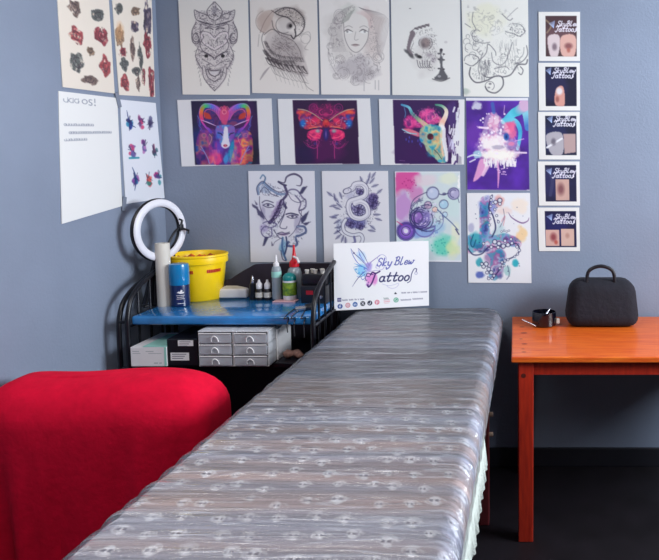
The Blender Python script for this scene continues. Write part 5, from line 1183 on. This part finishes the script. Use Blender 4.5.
# ------------------------------------------------------------------ ring light
rp = Vector((-1.466, -.268, 1.132))
t = thing('ring_light', 'white ring light on a black stand at the corner behind the paper roll', 'ring light', (rp.x, rp.y, TZ), R(70))
hz = rp.z-TZ
bm = torus(.112, .0155, n=56, m=12, flat=.45); bmesh.ops.translate(bm, verts=bm.verts, vec=(0, -.008, hz)); obj('diffuser', bm, M['opalring'], t, True)
bm = torus(.113, .0180, n=56, m=12, flat=.7); bmesh.ops.translate(bm, verts=bm.verts, vec=(0, .004, hz)); obj('housing', bm, M['blackp'], t, True)
bm = tube(smo([(-.02, .02, 0), (-.012, .02, .10), (.0, .018, hz-.15), (.0, .018, hz-.112)], 5), .008)
obj('stand', bm, M['black'], t, True)
bm = tube([(-.02, .02, .003), (-.07, .03, .003)], .006); tube([(-.02, .02, .003), (.02, .06, .003)], .006, bm); tube([(-.02, .02, .003), (.01, -.03, .003)], .006, bm)
tube([(-.03, .03, .0), (-.025, .025, .13)], .009, bm); tube([(.0, .02, .0), (-.008, .022, .13)], .007, bm)
for dx, dy in ((-.03, .07), (.02, .075), (-.045, .045), (.03, .05)): tube([(.0, .02, hz-.10), (dx*.4, .02+(dy-.02)*.5, hz-.2), (dx, dy, 0.004)], .0085, bm)
obj('stand_foot', bm, M['black'], t, True)
bm = tube(smo([(.005, .01, hz-.118), (.008, -.028, hz-.07), (.04, -.03, hz-.02), (.075, -.028, hz+.005)], 6), .005)
obj('flexible_arm', bm, M['black'], t, True)
bm = tube([(.065, -.03, hz+.01), (.118, -.034, hz-.012)], .0045); tube([(.075, -.03, hz-.012), (.09, -.03, hz+.035)], .0045, bm); B(bm, .072, .092, -.036, -.022, hz-.008, hz+.018, bev=.003); tube([(.088, -.03, hz+.035), (.075, -.03, hz+.04)], .004, bm); tube([(.118, -.034, hz-.012), (.115, -.034, hz-.026)], .004, bm)
obj('phone_clip', bm, M['black'], t, True)

# ------------------------------------------------------------------ pine table
L = onY(511.5, 357, -.66); PZ = onY(515, 316, 0).z
zf = CAM.z-PZ
TF = onZ(511.5, 357, PZ); 
tx0, tyf = TF.x, TF.y; tx1 = tx0+1.15
t = thing('pine_table', 'orange-stained pine table against the back wall, right of the bed', 'table', ((tx0+tx1)/2, tyf/2, 0))
w = (tx1-tx0)/2; d = -tyf/2
obj('tabletop', box(-w, w, -d, d-.012, PZ-.022, PZ, bev=.004), M['pine'], t)
lx0 = onY(518.5, 420, tyf+.02).x-t.location.x; lx1 = onY(533.5, 420, tyf+.02).x-t.location.x; lw = lx1-lx0
for sx in (0, 1):
    for sy in (0, 1):
        x0 = lx0 if sx == 0 else -lx0-lw; y0 = -d+.018 if sy == 0 else d-.03-lw
        obj('leg', box(x0, x0+lw, y0, y0+lw, 0, PZ-.0225, bev=.003), M['pineleg'], t)
bm = box(lx0+lw, -lx0-lw, -d+.03, -d+.05, PZ-.075, PZ-.0225); obj('apron', bm, M['pineleg'], t)
bm = box(lx0+.012, lx0+.03, -d+.018+lw, d-.03-lw, PZ-.075, PZ-.0225); obj('apron', bm, M['pineleg'], t)
for px, py, r0 in ((522, 327, .006), (524, 333, .008), (524.5, 344, .006), (523, 349, .004), (524, 352, .005), (521, 339, .004)):
    bm = bmesh.new(); q = onZ(px, py, PZ)-t.location; bmesh.ops.create_circle(bm, cap_ends=True, segments=12, radius=r0, matrix=Matrix.Translation((q.x, q.y, PZ+.0004)) @ Matrix.Scale(1.8, 4, (1, 0, 0)))
    obj('wood_knot', bm, M['knot'], t)
k1 = bmesh.new(); bmesh.ops.create_circle(k1, cap_ends=True, segments=12, radius=.009, matrix=Matrix.Translation((lx0+.018, -d+.0175, PZ-.075)) @ Matrix.Rotation(R(90), 4, 'X'))
obj('wood_knot', k1, M['knot'], t)
# black pot with pens on it
p = onZ(544, 325.5, PZ)
t = thing('pen_pot', 'squat black glossy pot with two silver pens on the pine table', 'pot', p)
gb = mat('black_gloss', rgb(10, 10, 22), .12, coat=.6)
bm = lathe([(0, 0), (.044, 0), (.051, .006), (.053, .034), (.051, .062), (.048, .062), (.046, .030), (.040, .010), (0, .010)], 32); obj('pot_body', bm, gb, t, True)
obj('side_lug', box(.051, .066, -.02, .0, .012, .034, bev=.004), M['cream'], t)
bm = tube([(-.095, -.035, .034), (-.036, -.060, .012)], .0035); obj('pen', bm, M['steel'], t, True)
bm = tube([(-.02, -.02, .014), (.025, .02, .068)], .0035); obj('pen', bm, M['steel'], t, True)
# black bag
p = onZ(596, 330, PZ); 
t = thing('black_bag', 'soft black bag standing on the pine table against the wall', 'bag', (p.x+.025, -.155, PZ+.001))
bm = box(-.15, .17, -.09, .09, 0, .20, bev=.05, seg=4)
for v in bm.verts: v.co.x += .10*v.co.z*(1 if v.co.x < 0 else -1)*1.2; v.co.y *= 1-.25*v.co.z/.2
obj('bag_body', bm, mat('black_cloth', rgb(18, 17, 30), .9, noise=.2, bump=.3), t, True)
obj('handle', tube(smo([(-.06, -.045, .19), (-.05, -.045, .24), (0, -.045, .26), (.05, -.045, .24), (.06, -.045, .19)], 5), .008), M['blackp'], t, True)

# ------------------------------------------------------------------ red draped armchair
ax0, ax1, ay0, ay1, ah = -1.56, -.888, -1.19, -.90, .775
t = thing('covered_armchair', 'low armchair back draped in a bright red fleece throw at left foreground', 'armchair', ((ax0+ax1)/2, (ay0+ay1)/2, 0))
a, b = (ax1-ax0)/2, (ay1-ay0)/2
bm = bmesh.new(); n = 160; rings = []
prof = [(0, 1.0)]+[(1-math.cos(R(q)), 0) for q in ()]
levels = []
for k in range(16): levels.append((.14+k*(ah-.12-.14)/15, 1.0))
for k in range(1, 9): th = R(90*k/8); levels.append((ah-.12+.12*math.sin(th), None, th))
for lv in levels:
    z = lv[0]; down = max(0, (ah-.10-z)/.5); ring = []
    ins = 0 if lv[1] else .12*(1-math.cos(lv[2]))
    for i in range(n):
        u = 2*math.pi*i/n; e = .45
        cxv = math.copysign(abs(math.cos(u))**e, math.cos(u)); syv = math.copysign(abs(math.sin(u))**e, math.sin(u))
        fold = down*(.016*math.sin(cxv*a*38+1.3*math.sin(z*4))+.010*math.sin(cxv*a*71+syv*5+z*3))
        X = (a-ins)*cxv; Y = (b-min(ins, b*.92))*syv+fold*(-1 if syv < 0 else 1)*abs(syv); X += fold*.5*cxv
        Zo = (.004*(X/a)+.005*math.sin(X*14))*min(1, max(0, (z-.14)/(ah-.44)))
        X = max(min(X, a+.01), -a-.005)
        ring.append(bm.verts.new((X, Y, z+Zo)))
    rings.append(ring)
for A_, B_ in zip(rings, rings[1:]):
    for i in range(n): bm.faces.new((A_[i], A_[(i+1) % n], B_[(i+1) % n], B_[i]))
bm.faces.new(rings[-1]); 
o = obj('fleece_throw', bm, M['redcloth'], t, True); o['label'] = 'bright red fleece throw hanging in soft folds'
for sx in (-1, 1):
    for sy in (-1, 1): obj('leg', box(sx*(a-.07)-.02, sx*(a-.07)+.02, sy*(b-.05)-.02, sy*(b-.05)+.02, 0, .2), M['bedwood'], t)

# ------------------------------------------------------------------ light
def area(name, loc, rot, sx, sy, power, col):
    l = bpy.data.lights.new(name, 'AREA'); l.shape = 'RECTANGLE'; l.size = sx; l.size_y = sy; l.energy = power; l.color = col
    o = bpy.data.objects.new(name, l); C.objects.link(o); o.location = loc; o.rotation_euler = rot; return o
area('window_daylight', (XR+.16, (WY0+WY1)/2, (WZ0+WZ1)/2), (0, R(90), 0), WZ1-WZ0, WY1-WY0, 165, (.86, .93, 1.0))
area('overhead_fill', (-.85, -1.9, ZC-.03), (0, 0, 0), .9, .9, 26, (1.0, .95, .90))  # added fill with no fixture, brightens the bed and other upward faces
W = bpy.data.worlds.new('world'); S.world = W; W.use_nodes = True
W.node_tree.nodes['Background'].inputs[0].default_value = (.55, .65, .85, 1); W.node_tree.nodes['Background'].inputs[1].default_value = .6
S.view_settings.view_transform = 'Standard'; S.view_settings.look = 'None'; S.view_settings.gamma = 1; S.view_settings.use_curve_mapping = False
S.view_settings.exposure = -.12
